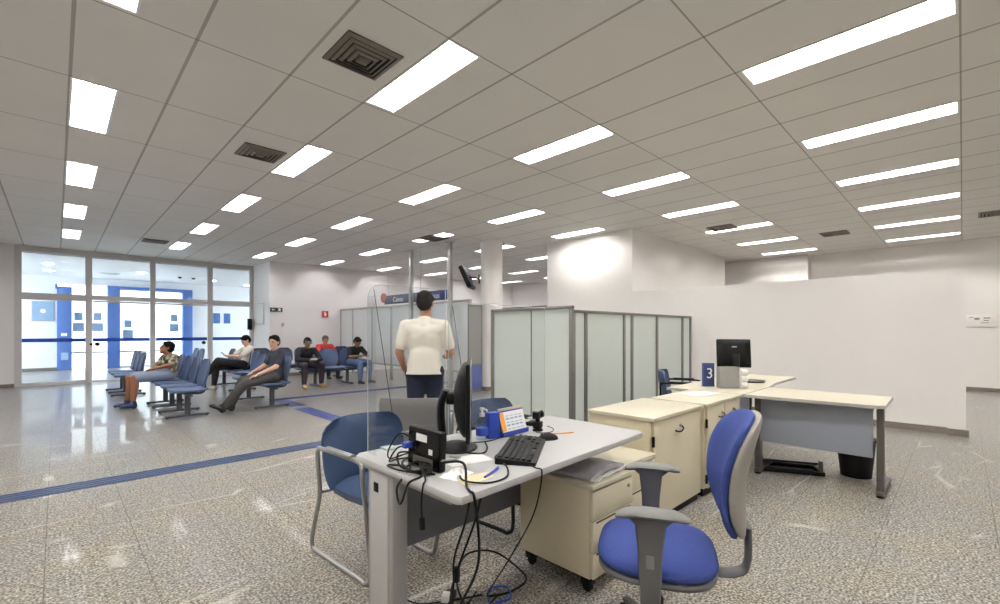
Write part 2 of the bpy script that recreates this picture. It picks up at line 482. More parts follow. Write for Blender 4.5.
# ------------------------------------------------------------------ room shell
XL, XR, YB, YF = -3.0, 14.5, -5.0, 15.6     # left wall, right wall, wall behind the camera, glass storefront
YW = 14.05                                   # white back wall
VY = 21.5                                    # outer glass front of the entrance hall
LIGHTS = []
for j in range(-2, 6):
    for i in range(-2, 8):
        x0, y0 = LX0+3*CELL_X*i, LY0+2*CELL_Y*j
        if x0 < XL or (j == 2 and i >= 5) or y0 < YB+.1: continue
        LIGHTS.append((i, j, x0, y0))

struct('floor', G().span(XL-.2, XR+.2, YB-.2, VY+.4, -0.08, 0), 'floor')

def ceiling_grid():
    xs = sorted({XL-.2, XR+.2} | {round(v, 4) for _, _, x, y in LIGHTS for v in (x, x+LW)})
    ys = sorted({YB-.2, YF+.1} | {round(v, 4) for _, _, x, y in LIGHTS for v in (y, y+LL)})
    hol = {(round(x, 4), round(y, 4)) for _, _, x, y in LIGHTS}
    bm = bmesh.new(); vc = {}
    def v(x, y):
        if (x, y) not in vc: vc[(x, y)] = bm.verts.new((x, y, CEIL))
        return vc[(x, y)]
    for a in range(len(xs)-1):
        for b in range(len(ys)-1):
            if (xs[a], ys[b]) in hol: continue
            bm.faces.new((v(xs[a], ys[b]), v(xs[a], ys[b+1]), v(xs[a+1], ys[b+1]), v(xs[a+1], ys[b])))
    me = bpy.data.meshes.new('ceiling'); bm.to_mesh(me); bm.free(); return me
o = part('ceiling', ceiling_grid(), 'ceiling', sharp=None); o['kind'] = 'structure'
struct('trim_1', G().span(XL-.2, XR+.2, YB-.2, YF+.1, CEIL+.16, CEIL+.30), 'wall')      # slab above the ceiling panels

TOP = CEIL+.16
struct('wall_left', G().span(XL-.2, XL, YB-.2, YF+.1, 0, TOP), 'wall')
struct('wall_right', G().span(XR, XR+.2, YB-.2, YW+.2, 0, TOP), 'wall')
struct('wall_front', G().span(XL-.2, XR+.2, YB-.2, YB, 0, TOP), 'wall')
struct('wall_back', G().span(4.42, XR+.2, YW, YW+.2, 0, TOP).span(4.42, 4.72, YW+.2, YF+.1, 0, TOP), 'wall')
struct('wall_storefront', G().span(XL, -0.70, YF-.02, YF+.2, 0, TOP), 'wall')
# white full height block and the low partition that continues its face
struct('wall_block', G().span(8.15, 13.15, 4.58, 6.75, 0, TOP), 'wall')
struct('wall_partition', G().span(8.15, 8.30, 0.14, 4.58, 0, 2.10).span(8.09, 8.30, -0.03, 0.14, 0, 2.115), 'wall')
struct('wall_niche', G().span(14.15, XR, 2.85, 6.75, 0, TOP), 'wall')
struct('trim_2', G().span(14.08, 14.15, 2.85, 6.75, 3.27, 3.30), 'wall')
struct('baseboard_partition', G().span(8.125, 8.15, 0.14, 4.58, 0, .085).span(8.065, 8.09, -0.055, 0.14, 0, .085).span(8.09, 8.30, -0.055, -0.03, 0, .085), 'granite_base')
struct('baseboard_right', G().span(XR-.025, XR, YB, 2.85, 0, .085), 'granite_base')
struct('baseboard_block', G().span(8.125, 8.15, 4.6, 6.75, 0, .085), 'granite_base')
struct('baseboard_back', G().span(4.42, 6.5, YW-.025, YW, 0, .085), 'granite_base')
struct('baseboard_left', G().span(XL, -.70, YF-.045, YF-.02, 0, .085), 'granite_base')
# round column
g = G().lathe([(.245, 0), (.245, CEIL)], (7.06, 7.48, 0), 48)
struct('wall_column', g, 'wall')
struct('baseboard_column', G().lathe([(.255, 0), (.255, .085), (.245, .09)], (7.06, 7.48, 0), 48), 'granite_base')
struct('trim_3', G().lathe([(.246, CEIL-.03), (.27, CEIL-.025), (.27, CEIL-.001)], (7.06, 7.48, 0), 48), 'wall')

# ------------------------------------------------------------------ storefront
MUL = [(-.70, -.58), (.53, .66), (1.84, 1.96), (3.19, 3.32), (4.32, 4.42)]
g = G()
for a, b in MUL: g.span(a, b, YF-.05, YF+.05, 0, CEIL)
for k in range(4):
    a, b = MUL[k][1], MUL[k+1][0]
    g.span(a, b, YF-.05, YF+.05, 3.235, CEIL); g.span(a, b, YF-.045, YF+.045, 2.12, 2.24)
struct('trim_4', g, 'alu_frame')
w = 0
for k in range(4):
    a, b = MUL[k][1], MUL[k+1][0]
    w += 1
    struct('window_%d' % w, G().span(a, b, YF-.005, YF+.005, 2.24, 3.235), 'glass')
for k in (0, 3):
    a, b = MUL[k][1], MUL[k+1][0]
    w += 1
    o = struct('window_%d' % w, G().span(a, b, YF-.04, YF+.04, 0, .085).span(a, b, YF-.03, YF+.03, 2.08, 2.12), 'alu_frame')
    part('glass_pane', G().span(a, b, YF-.005, YF+.005, .085, 2.08), 'glass', o)
    part('blue_band', G().span(a, b, YF-.012, YF-.007, 1.055, 1.145), 'band', o)
for n, k in ((1, 1), (2, 2)):
    a, b = MUL[k][1]+.01, MUL[k+1][0]-.01
    o = struct('door_%d' % n, G().span(a, b, YF-.02, YF+.02, 0.01, .06).span(a, b, YF-.02, YF+.02, 2.06, 2.11), 'alu_frame')
    part('glass_pane', G().span(a, b, YF-.006, YF+.006, .06, 2.06), 'glass', o)
    part('blue_band', G().span(a, b, YF-.013, YF-.008, 1.055, 1.145), 'band', o)
    hx = a+.09 if n == 1 else b-.09
    part('door_handle', G().lathe([(.0, 0), (.05, 0), (.05, .05), (.0, .05)], (0, 0, 0), 16).xf(Matrix.Translation((hx, YF-.02, .99)) @ Matrix.Rotation(PI/2, 4, 'X')), 'black', o)
    if n == 1:
        part('lock_rosette', G().lathe([(.0, 0), (.032, 0), (.032, .03), (.0, .03)], (0, 0, 0), 16).xf(Matrix.Translation((a-.03, YF-.05, .99)) @ Matrix.Rotation(PI/2, 4, 'X')), 'black', o)

# ------------------------------------------------------------------ entrance hall beyond the glass
VC = 3.2
struct('window_8', G().span(-3.05, -3.04, YF+.2, VY, .1, VC), 'glass')  # unseen glazing added in place of a side wall, lets daylight into the hall
struct('window_9', G().span(7.08, 7.09, YF+.2, VY, .1, VC), 'glass')  # likewise added out of view to brighten the hall
struct('ceiling_hall', G().span(-3.2, 7.2, YF+.06, VY+.3, VC, VC+.1), 'wall_cool')
struct('wall_hall_back', G().span(-3.0, .02, VY, VY+.2, 0, VC), 'wall_cool')
struct('wall_hall_corner', G().span(3.87, 7.0, VY, VY+.2, 0, VC), 'wall_cool')
struct('wall_hall_lintel', G().span(.02, 3.87, VY, VY+.2, 2.96, VC), 'wall_cool')
struct('wall_hall_side', G().span(4.72, 7.0, YF+.08, YF+.2, 0, VC), 'wall_cool')
struct('baseboard_hall', G().span(-3.0, .02, VY-.02, VY, 0, .1).span(3.86, 7.0, VY-.02, VY, 0, .1), 'granite_base')
struct('window_7', G().span(.38, 1.32, VY+.09, VY+.10, 0.05, 2.95), 'glass')
o = struct('door_3', G().span(1.66, 3.54, VY+.06, VY+.13, 0, .05).span(1.66, 3.54, VY+.06, VY+.13, 2.83, 2.88).span(2.57, 2.63, VY+.06, VY+.13, .05, 2.83), 'alu_frame')
part('glass_pane', G().span(1.66, 2.57, VY+.09, VY+.10, .05, 2.83), 'glass', o)
part('glass_pane', G().span(2.63, 3.54, VY+.09, VY+.10, .05, 2.83), 'glass', o)
t = thing('entrance_portal', (0, VY, 0), 0, 'wide blue portal framing the bright street doors', 'portal')
part('post', G().span(1.31, 1.66, -.18, .2, 0, 2.95, .01), 'blue_panel', t)
part('post', G().span(3.54, 3.86, -.18, .2, 0, 2.95, .01), 'blue_panel', t)
part('lintel', G().span(1.66, 3.54, -.18, .2, 2.83, 2.95, .006), 'blue_panel', t)
t = thing('blue_pillar', (.2, VY, 0), 0, 'narrow blue pillar beside the white wall with the framed poster', 'pillar')
part('shaft', G().span(-.18, .19, -.16, .2, 0, 2.80, .01), 'blue_panel', t)
part('cap', G().span(-.22, -.16, -.17, -.08, 2.76, 2.92, .004).span(-.16, .19, -.17, .1, 2.80, 2.84, .004), 'blue_panel', t)
part('notice', G().span(-.08, .07, -.168, -.16, 1.16, 1.26), 'text_white', t)
part('notice', G().span(-.08, .10, -.168, -.16, .35, .60), 'poster_blue', t)
t = thing('wall_poster', (-.31, VY-.02, 2.0), 0, 'framed blue poster on the white wall left of the narrow pillar', 'poster')
part('frame', G().span(-.27, .27, -.01, .02, -.34, .34, .004), 'alu', t)
part('print', G().span(-.25, .25, -.016, -.01, -.31, .31), 'poster_blue', t)
part('emblem', G().lathe([(0, 0), (.07, 0), (.07, .004), (0, .004)], (0, 0, 0), 20).xf(Matrix.Translation((0, -.016, 0)) @ Matrix.Rotation(PI/2, 4, 'X')), 'text_white', t)
for x, wd, lb in ((4.72, .25, 'left blue square poster on the white wall right of the portal'), (5.10, .24, 'right blue square poster on the white wall right of the portal')):
    t = thing('wall_poster', (x, VY-.012, 1.86), 0, lb, 'poster')
    part('print', G().span(-wd/2, wd/2, -.004, .012, -.21, .21, .002), 'poster_mid', t)
    part('border', G().span(-wd/2-.01, wd/2+.01, .0, .012, -.22, .22), 'text_white', t)
for x, z, lb in ((.56, 1.84, 'small blue notice on the glass beside the narrow pillar'), (1.06, 1.84, 'small blue notice on the glass left of the portal'),
                 (1.90, 1.60, 'small blue notice inside the portal by its left post'), (3.30, 1.84, 'small blue notice inside the portal by its right post')):
    solo('glass_notice', G().span(-.11, .11, -.003, .003, -.14, .14).span(-.15, .15, -.003, .003, -.52, -.22), 'poster_blue', lb, 'notice', 'blue notices on the street glass', (x, VY+.085, z))
for n, (x, y) in enumerate(((-.15, 17.6), (-.15, 19.6), (1.95, 18.2), (4.1, 19.3), (5.5, 20.2))):
    t = thing('downlight', (x, y, VC), 0, 'round white downlight in the entrance hall ceiling, %s from the left' % ('nearest of the two', 'farther of the two', 'third', 'fourth', 'fifth')[n], 'downlight', 'entrance hall downlights')
    part('trim_ring', G().lathe([(.12, -.02), (.15, -.012), (.15, -.001)], (0, 0, 0), 24), 'housing', t)
    part('lamp', G().lathe([(0, -.03), (.11, -.028), (.12, -.02)], (0, 0, 0), 24), mat('lamp_lens', (255, 255, 255), .4, emit=((255, 252, 246), 25)), t)
t = thing('air_vent', (1.25, 19.4, VC), 0, 'flat round vent in the entrance hall ceiling', 'vent')
part('ring', G().lathe([(.20, -.02), (.26, -.012), (.26, -.001)], (0, 0, 0), 28), 'alu', t)
part('disc', G().lathe([(0, -.025), (.15, -.02), (.15, -.01)], (0, 0, 0), 28), 'alu', t)
for x, lb in ((3.05, 'left dark smoke detector on the hall ceiling'), (3.45, 'right dark smoke detector on the hall ceiling')):
    t = thing('smoke_detector', (x, 18.9, VC), 0, lb, 'detector', 'smoke detectors in the entrance hall')
    part('base', G().lathe([(.07, -.02), (.07, -.001)], (0, 0, 0), 20), 'alu', t)
    part('sensor', G().lathe([(.02, -.06), (.05, -.045), (.055, -.02)], (0, 0, 0), 20), 'black', t)
# outside
struct('ground_street', G().span(-40, 50, YF+.3, 60, -.2, -.09), 'ground')
g = G().span(-14, 24, 40, 44, 0, 7)
for k in range(9): g.span(-12+k*4, -10.2+k*4, 39.9, 40, 1.2, 3.2)
solo('street_building', g, 'facade', 'pale building across the street seen through the glass doors', 'building')

# ------------------------------------------------------------------ ceiling lights and vents
def make_light(tm='tube'):
    t = thing('ceiling_light', (0, 0, 0), 0, 'light', 'ceiling light')
    h, e = .11, .004
    part('housing', G().span(0, LW, 0, LL, h, h+e).span(0, e, 0, LL, 0, h).span(LW-e, LW, 0, LL, 0, h).span(e, LW-e, 0, e, 0, h).span(e, LW-e, LL-e, LL, 0, h), 'housing', t)
    for x in (LW*.27, LW*.73):
        part('fluorescent_tube', G().tube([(x, .03, .050), (x, LL-.03, .050)], .014, 10), tm, t)
    g = G().span(LW/2-.004, LW/2+.004, .02, LL-.02, .002, .03)
    n = 15
    for k in range(1, n):
        y = LL*k/n; g.span(.006, LW-.006, y-.002, y+.002, .002, .014)
    part('louvre', g, 'louvre', t)
    g = G().span(-.012, LW+.012, -.012, 0, -.004, .004).span(-.012, LW+.012, LL, LL+.012, -.004, .004).span(-.012, 0, 0, LL, -.004, .004).span(LW, LW+.012, 0, LL, -.004, .004)
    part('trim_frame', g, 'housing', t)
    return t
proto = {}
def seen(x, y, z):
    d = x*math.cos(.7957)+y*math.sin(.7957); q = x*math.sin(.7957)-y*math.cos(.7957)
    return d > .3 and -10 < 500+453.2*q/d < 1010 and -10 < 331.65-453.2*(z-EYE)/d < 614
rank = {}
for i, j, x0, y0 in sorted(LIGHTS, key=lambda l: (l[1], l[0])):
    if seen(x0+LW/2, y0+LL/2, CEIL) or (i, j) in ((0, 1),):
        rank[j] = rank.get(j, -1)+1
        lb = 'recessed fluorescent ceiling light, %s in the %srow from the right' % (
            'nearest' if rank[j] == 0 else ORD[rank[j]]+' nearest', '' if j == 0 else ORD[j]+' ')
        if j == 0: lb = 'recessed fluorescent ceiling light, %s in the rightmost row' % ('nearest' if rank[j] == 0 else ORD[rank[j]]+' nearest')
        grp = 'recessed ceiling lights in view'
    else:
        lb, grp = 'recessed fluorescent ceiling light over the near side of the room', 'ceiling lights beside and behind the viewer'
    dimmed = j >= 4 or (j == 3 and i >= 2)  # far rows get reduced power so the back wall is less bright
    if dimmed not in proto:
        o = proto[dimmed] = make_light('tube_dim' if dimmed else 'tube'); o.location = (x0, y0, CEIL); o['label'] = lb; o['group'] = grp
    else: dup(proto[dimmed], (x0, y0, CEIL), 0, lb, grp)

def square_vent(x, y, sx, sy, lb):
    t = thing('ceiling_vent', (x, y, CEIL), 0, lb, 'vent', 'square ceiling air vents')
    part('backing', G().span(-sx/2, sx/2, -sy/2, sy/2, -.006, -.001), 'vent_dark', t)
    for k in range(5):
        f = 1-k*.2; a, b = sx/2*f, sy/2*f; wdt = .022 if k else .03
        g = G(); dz = -.016-.006*k
        def ring(ax, ay, z): return [Vector((-ax, -ay, z)), Vector((ax, -ay, z)), Vector((ax, ay, z)), Vector((-ax, ay, z))]
        g.rings([ring(a, b, -.004), ring(a, b, dz+.004), ring(a-wdt, b-wdt, dz-.006), ring(a-wdt, b-wdt, dz-.001), ring(a-.008, b-.008, dz+.008)], closed=True)
        part('frame' if k == 0 else 'louvre_ring', g, 'vent', t, sharp=20)
    part('core', G().span(-.035, .035, -.035, .035, -.045, -.006, .004), 'vent', t)
square_vent(1.63, 3.12, .43, .43, 'square dark ceiling vent nearest the viewer, beside the front light')
square_vent(1.67, 5.62, .43, .43, 'square dark ceiling vent, second from the viewer, left of a light')
square_vent(5.88, 8.10, .50, .50, 'square ceiling vent left of the round column')
square_vent(9.35, 3.30, .46, .46, 'dark ceiling vent in front of the tall white block')
square_vent(11.55, 1.86, .46, .46, 'dark ceiling vent above the low white partition')
square_vent(11.55, -.42, .46, .46, 'dark ceiling vent at the right edge of the photo')
square_vent(1.60, 12.75, .46, .46, 'ceiling vent nearest the glass storefront')

# ------------------------------------------------------------------ floor strips
def tactile(x0, x1, y0, y1, axis, m, lb):
    t = thing('tactile_strip', (x0, y0, 0), 0, lb, 'floor strip')
    lx, ly = x1-x0, y1-y0
    part('film', G().span(0, lx, 0, ly, .0002, .0025), m, t)
    n = 4
    for k in range(n):
        f = (k+.5)/n; hw = .10/n*.9
        if axis == 'x': g = G().span(0.01, lx-.01, ly*f-hw*.28, ly*f+hw*.28, .0025, .006, .0015)
        else: g = G().span(lx*f-hw*.28, lx*f+hw*.28, 0.01, ly-.01, .0025, .006, .0015)
        part('rib', g, m, t)
tactile(-2.95, 2.86, 5.12, 5.38, 'x', 'tactile', 'long ribbed blue guide strip crossing the near floor')
tactile(2.88, 3.14, 5.12, 7.92, 'y', 'tactile_bright', 'ribbed blue guide strip running between the benches and the desk')
tactile(2.92, 3.18, 8.20, 9.10, 'y', 'tactile_bright', 'short ribbed blue guide strip before the corner by the bench leg')
tactile(2.92, 9.40, 9.14, 9.36, 'x', 'tactile_bright', 'thin blue guide strip running past the frosted counter')

# ------------------------------------------------------------------ frosted partitions behind the desks
def frosted(name, loc, rz, length, h, posts, lb, z0=.03, group=None, m='frost', rails=True):
    t = thing(name, loc, rz, lb, 'partition', group)
    g = None
    xs = sorted(posts)
    for x, w_ in posts.items():
        part('post', G().span(x-w_/2, x+w_/2, -.022, .022, 0, h, .002), 'partition_metal', t)
    for a, b in zip(xs[:-1], xs[1:]):
        a2, b2 = a+posts[a]/2, b-posts[b]/2
        part('glass_panel', G().span(a2, b2, -.005, .005, z0+.04, h-.035), m, t)
    part('top_rail', G().span(xs[0]-posts[xs[0]]/2, xs[-1]+posts[xs[-1]]/2, -.024, .024, h-.035, h+.001, .002), 'partition_metal', t)
    part('bottom_rail', G().span(xs[0]+.02, xs[-1]-.02, -.02, .02, z0, z0+.04, .002), 'partition_metal', t)
    return t
frosted('glass_partition', (4.60, 3.42, 0), PI/2, 1.42, 1.635, {0.0: .05, 0.66: .006, 1.42: .06}, 'nearest frosted glass screen, standing behind the near desk')
frosted('glass_partition', (4.64, 3.42, 0), 0, 3.5, 1.585, {0.0: .035, .25: .06, 1.20: .05, 1.42: .06, 2.20: .06, 3.14: .06, 3.46: .06}, 'long row of frosted glass screens ending at the white wall')
frosted('glass_partition', (9.2, 7.0, 0), PI/2, 3.4, 2.0, {0.0: .05, 1.1: .04, 2.2: .04, 3.4: .05}, 'grey frosted screen far behind the round column')

# teller counter front
t = thing('teller_screen', (6.57, 7.62, 0), PI/2, 'tall frosted glass counter front along the back of the hall', 'partition')
def TY(y): return y-7.62
posts = [8.36, 9.15, 10.0, 10.95, 12.0, 13.2, 14.02, 7.66]
for y in posts:
    part('post', G().span(TY(y)-.03, TY(y)+.03, -.03, .03, 0, 2.02, .002), 'alu', t)
ys = sorted(posts)
for a, b in zip(ys[:-1], ys[1:]):
    part('glass_panel', G().span(TY(a)+.03, TY(b)-.03, -.006, .006, .42, 1.98), 'frost_white', t)
part('top_rail', G().span(TY(7.63), TY(14.04), -.035, .035, 1.98, 2.03, .003), 'alu', t)
part('bottom_rail', G().span(TY(7.66), TY(14.02), -.03, .03, .38, .42, .003), 'alu', t)
for y, lb in ((9.74, 'left of the two tall metal poles reaching the ceiling'), (8.16, 'right of the two tall metal poles reaching the ceiling')):
    t = thing('service_pole', (6.40, y, 0), 0, lb, 'pole', 'ceiling-high metal poles at the counter')
    part('shaft', G().span(-.045, .045, -.045, .045, .02, CEIL-.02, .006), 'alu', t)
    part('base_plate', G().span(-.08, .08, -.08, .08, 0, .02, .004), 'alu', t)
    part('ceiling_plate', G().span(-.08, .08, -.08, .08, CEIL-.02, CEIL-.002, .004), 'alu', t)
t = thing('divider_panel', (6.38, 7.50, 0), 0, 'grey and blue divider panel standing against the round column', 'partition')
part('upper_panel', G().span(.01, .38, -.012, .012, .60, 1.86), 'desk_metal', t)
part('lower_panel', G().span(.01, .38, -.014, .014, .04, .58), mat('divider_blue', (84, 98, 160), .6, noise=.04), t)
part('frame', G().span(0, .40, -.018, .018, 1.86, 1.90, .003).span(0, .40, -.018, .018, .57, .61, .003).span(0, .40, -.018, .018, 0, .04, .003).span(0, .014, -.018, .018, 0, 1.9, .003).span(.376, .40, -.018, .018, 0, 1.9, .003), 'partition_metal', t)
# hanging signs above the counter
def hang_sign(y0, y1, m, body, lb, disc=False):
    t = thing('counter_sign', (6.57, (y0+y1)/2, 2.185), -PI/2, lb, 'sign', 'signs above the counter')
    wd = y1-y0
    part('board', G().span(-wd/2, wd/2, -.03, .03, -.12, .12, .004), m, t)
    me = text_mesh(body, .19)
    part('lettering', me, 'text_white', t, sharp=None).matrix_local = Matrix.Translation((-.05, -.032, -.01)) @ Matrix.Rotation(PI/2, 4, 'X')
    for sx in (-.4, .4):
        part('hanger_rod', G().tube([(wd*sx, 0, .12), (wd*sx, 0, CEIL-2.185-.002)], .005, 8), 'alu', t)
    if disc:
        part('round_emblem', G().lathe([(0, -.02), (.13, -.02), (.13, .02), (0, .02)], (0, 0, 0), 28).xf(Matrix.Translation((-wd/2-.06, -.02, .07)) @ Matrix.Rotation(PI/2, 4, 'X')), 'sign_brown', t)
hang_sign(9.78, 11.28, 'sign_grey', 'Caixas', 'grey hanging counter sign with a round terracotta emblem at its left end', True)
hang_sign(8.36, 9.70, 'sign_blue', 'C Caixas', 'navy hanging counter sign with a white C, beside the right pole')

# television on the column
t = thing('television', (6.72, 7.84, 2.56), R(38), 'black television tilted on a bracket on the round column', 'television')
rot = Matrix.Rotation(R(-24), 4, 'X')
part('case', G().box((0, .06, 0), (.62, .10, .52), bev=.02).xf(rot), 'black', t)
part('screen', G().box((0, .112, 0), (.57, .006, .46)).xf(rot), 'screen', t)
part('bracket', G().tube([(0, .02, -.02), (0, -.12, -.02), (0, -.215, -.06)], .02, 10).box((0, -.215, -.06), (.10, .02, .2), bev=.004), 'black', t)

# wall signs
t = thing('exit_sign', (4.60, YW-.012, 1.95), 0, 'dark exit sign with a white arrow on the back wall near the storefront', 'sign')
part('plate', G().span(-.17, .17, -.008, .010, -.06, .06, .002), 'exit_green', t)
part('arrow', G().prism([(-.14, 0), (-.09, .035), (-.09, .012), (-.04, .012), (-.04, -.012), (-.09, -.012), (-.09, -.035)], 0, .003).xf(Matrix.Translation((0, -.009, 0)) @ Matrix.Rotation(PI/2, 4, 'X')), 'text_white', t)
part('figure', G().prism([(.03, -.04), (.06, .0), (.05, .04), (.09, .045), (.13, .01), (.10, .0), (.12, -.04), (.09, -.04), (.075, -.01), (.055, -.04)], 0, .003).xf(Matrix.Translation((0, -.009, 0)) @ Matrix.Rotation(PI/2, 4, 'X')), 'text_white', t)
t = thing('fire_sign', (6.05, YW-.012, 1.86), 0, 'small red fire sign on the back wall left of the frosted counter', 'sign')
part('plate', G().span(-.10, .10, -.008, .010, -.10, .10, .002), 'sign_red', t)
part('symbol', G().prism([(-.03, -.06), (.03, -.06), (.03, .03), (.012, .045), (.012, .065), (-.035, .065), (-.05, .03), (-.042, .028), (-.028, .052), (-.012, .052), (-.012, .045), (-.03, .03)], 0, .003).xf(Matrix.Translation((0, -.009, 0)) @ Matrix.Rotation(PI/2, 4, 'X')), 'text_white', t)
solo('light_switch', G().span(-.035, .035, -.008, .012, -.05, .05, .003).span(-.015, .015, -.014, -.006, -.02, .02, .002), 'alu', 'small light switch on the back wall below the exit sign', 'switch', loc=(4.78, YW-.013, 1.52))
t = thing('wall_plate', (XR-.012, -.28, 1.545), -PI/2, 'pale wall plate with a small grey emblem on the far right wall', 'sign')
part('plate', G().span(-.24, .24, -.006, .010, -.13, .13, .003), 'wall', t)
part('emblem', G().ell((-.06, -.008, .05), (.045, .004, .025)).span(-.18, -.11, -.009, -.006, .075, .09).span(.04, .14, -.009, -.006, .05, .075).span(.04, .12, -.009, -.006, .0, .02).span(.0, .12, -.009, -.006, -.05, -.035), 'desk_metal', t)
t = thing('wall_intercom', (4.30, YF-.09, 1.55), R(0), 'dark intercom handset at the right end of the storefront', 'intercom')
part('box', G().span(-.06, .06, -.05, .04, -.18, .16, .01), 'black', t)
part('handset', G().tube([(0, -.06, .14), (.0, -.10, .05), (0, -.10, -.05), (0, -.06, -.12)], .025, 10, 4), 'black', t)
t = thing('notice_board', (4.41, 14.8, 1.85), PI/2, 'tall white illuminated notice on the return wall by the storefront', 'notice board')
part('frame', G().span(-.28, .28, -.01, .012, -.32, .32, .004), 'alu', t)
part('sheet', G().span(-.26, .26, .012, .016, -.30, .30), 'white', t)

# ------------------------------------------------------------------ beam seating
def make_bench(n, pitch, legs, fab, loc, rz, label, group='beam seating benches'):
    """seats face local +y, first seat at local x = 0, running to +x"""
    t = thing('beam_bench', loc, rz, label, 'bench', group)
    x1 = (n-1)*pitch
    part('beam', G().span(-.22, x1+.22, -.03, .03, .33, .38, .006), 'bench_metal', t)
    for x in legs:
        part('leg', G().span(x-.03, x+.03, -.035, .035, .045, .335, .006).box((x, 0, .028), (.055, .56, .035), bev=.01)
             .lathe([(.022, 0), (.022, .012)], (x, -.25, 0), 12).lathe([(.022, 0), (.022, .012)], (x, .25, 0), 12), 'bench_metal', t)
    for k in range(n):
        x = k*pitch; w2 = min(.265, pitch*.47)
        g = G()
        prof = [(.235, .415), (.225, .435), (.10, .437), (-.08, .425), (-.20, .432), (-.235, .445), (-.235, .42), (-.08, .395), (.10, .398), (.225, .392)]
        rings = []
        for f, sh in ((-1, .90), (-.9, .98), (0, 1), (.9, .98), (1, .90)):
            rings.append([Vector((x+w2*f, y*sh, .415+(z-.415)*(1 if abs(f) < 1 else .5)+(.008*f*f))) for y, z in prof])
        g.rings(rings); part('seat', g, fab, t)
        # rounded back shell, tilted and curved around the sitter
        rings = []
        for q in range(9):
            v = -1+q/4; hh = .215
            wd = w2*.96*(1-abs(v)**4*.42)
            z = .665+hh*v; y = -.205-.055*(v+1)/2*1.6
            row_f = []; row_b = []
            for e in range(9):
                u = -1+e/4
                yy = y+.045*u*u
                row_f.append(Vector((x+wd*u, yy+.018*(1-abs(v)**6)*(1-.5*abs(u)**4), z)))
                row_b.append(Vector((x+wd*u, yy-.018*(1-abs(v)**6)*(1-.5*abs(u)**4), z)))
            rings.append(row_f+list(reversed(row_b)))
        part('backrest', G().rings(rings), fab, t)
        part('back_bracket', G().tube([(x-.06, -.02, .36), (x-.06, -.20, .37), (x-.06, -.235, .56)], .012, 8, 4)
             .tube([(x+.06, -.02, .36), (x+.06, -.20, .37), (x+.06, -.235, .56)], .012, 8, 4).span(x-.10, x+.10, -.10, .10, .378, .400), 'bench_metal', t)
    return t
LEFT = PI/2      # facing -x
# seats along +y: local +x must map to +y  -> rz = 90 deg gives +y local -> -x world
make_bench(4, .65, (0, .65, 1.30, 1.95), 'bench_blue', (1.44, 8.32, 0), LEFT, 'near blue beam bench with the man in a patterned shirt on its far seat')
make_bench(3, .65, (0, .65, 1.30), 'bench_blue', (1.06, 11.95, 0), LEFT, 'empty blue beam bench nearest the glass doors, left of all others')
make_bench(3, .66, (0, 1.32), 'bench_blue', (2.66, 8.34, 0), LEFT, 'blue beam bench with the man in dark clothes stretching his legs')
make_bench(4, .64, (.2, 1.72), 'bench_blue', (2.96, 11.02, 0), LEFT, 'blue beam bench with the man in a white shirt crossing his legs')
make_bench(2, .62, (0, .62), 'bench_blue', (2.40, 13.5, 0), LEFT, 'farthest blue bench before the storefront, seen over the near seat backs')
FACE = PI        # facing -y
make_bench(3, .56, (.15, .97), 'bench_blue', (5.44, 10.95, 0), FACE, 'bench facing the viewer with the capped man and the man in jeans')
make_bench(5, .55, (.2, 2.0), 'bench_navy', (6.02, 12.62, 0), FACE, 'navy bench along the back wall with the man in a red shirt')

# ------------------------------------------------------------------ people
def V(*a): return Vector(a)
def hand(g, wrist, d, palm_n, curl=.5, sgn=1, s=1.0):
    """palm + four fingers + thumb; d = direction of the fingers, palm_n = where the palm faces"""
    d = Vector(d).normalized(); pn = Vector(palm_n); pn = (pn-d*pn.dot(d)).normalized()
    sd = d.cross(pn)*sgn
    pe = wrist+d*.085*s
    g.cap(wrist+d*.01, .026*s, pe-d*.012, .038*s, side=sd, ratio=.45)
    for k, (off, ln) in enumerate(((-.030, .062), (-.010, .074), (.010, .070), (.029, .054))):
        p = pe+sd*off*s; q = p; a = 0; dirv = d
        for m, f in enumerate((.42, .33, .25)):
            a += curl*(.5 if m == 0 else .75)
            dirv = d*math.cos(a)+pn*math.sin(a)
            q2 = q+dirv*ln*f*s
            g.cap(q, (.0088-.0008*m)*s, q2, (.0082-.0008*m)*s, n=8); q = q2
    b = wrist+d*.03*s-sd*.028*s
    m1 = b+(d*.6-sd*.7+pn*.25).normalized()*.036*s
    m2 = m1+(d*.85-sd*.2+pn*.5).normalized()*.030*s
    g.cap(b, .012*s, m1, .010*s, n=8); g.cap(m1, .010*s, m2, .0085*s, n=8)

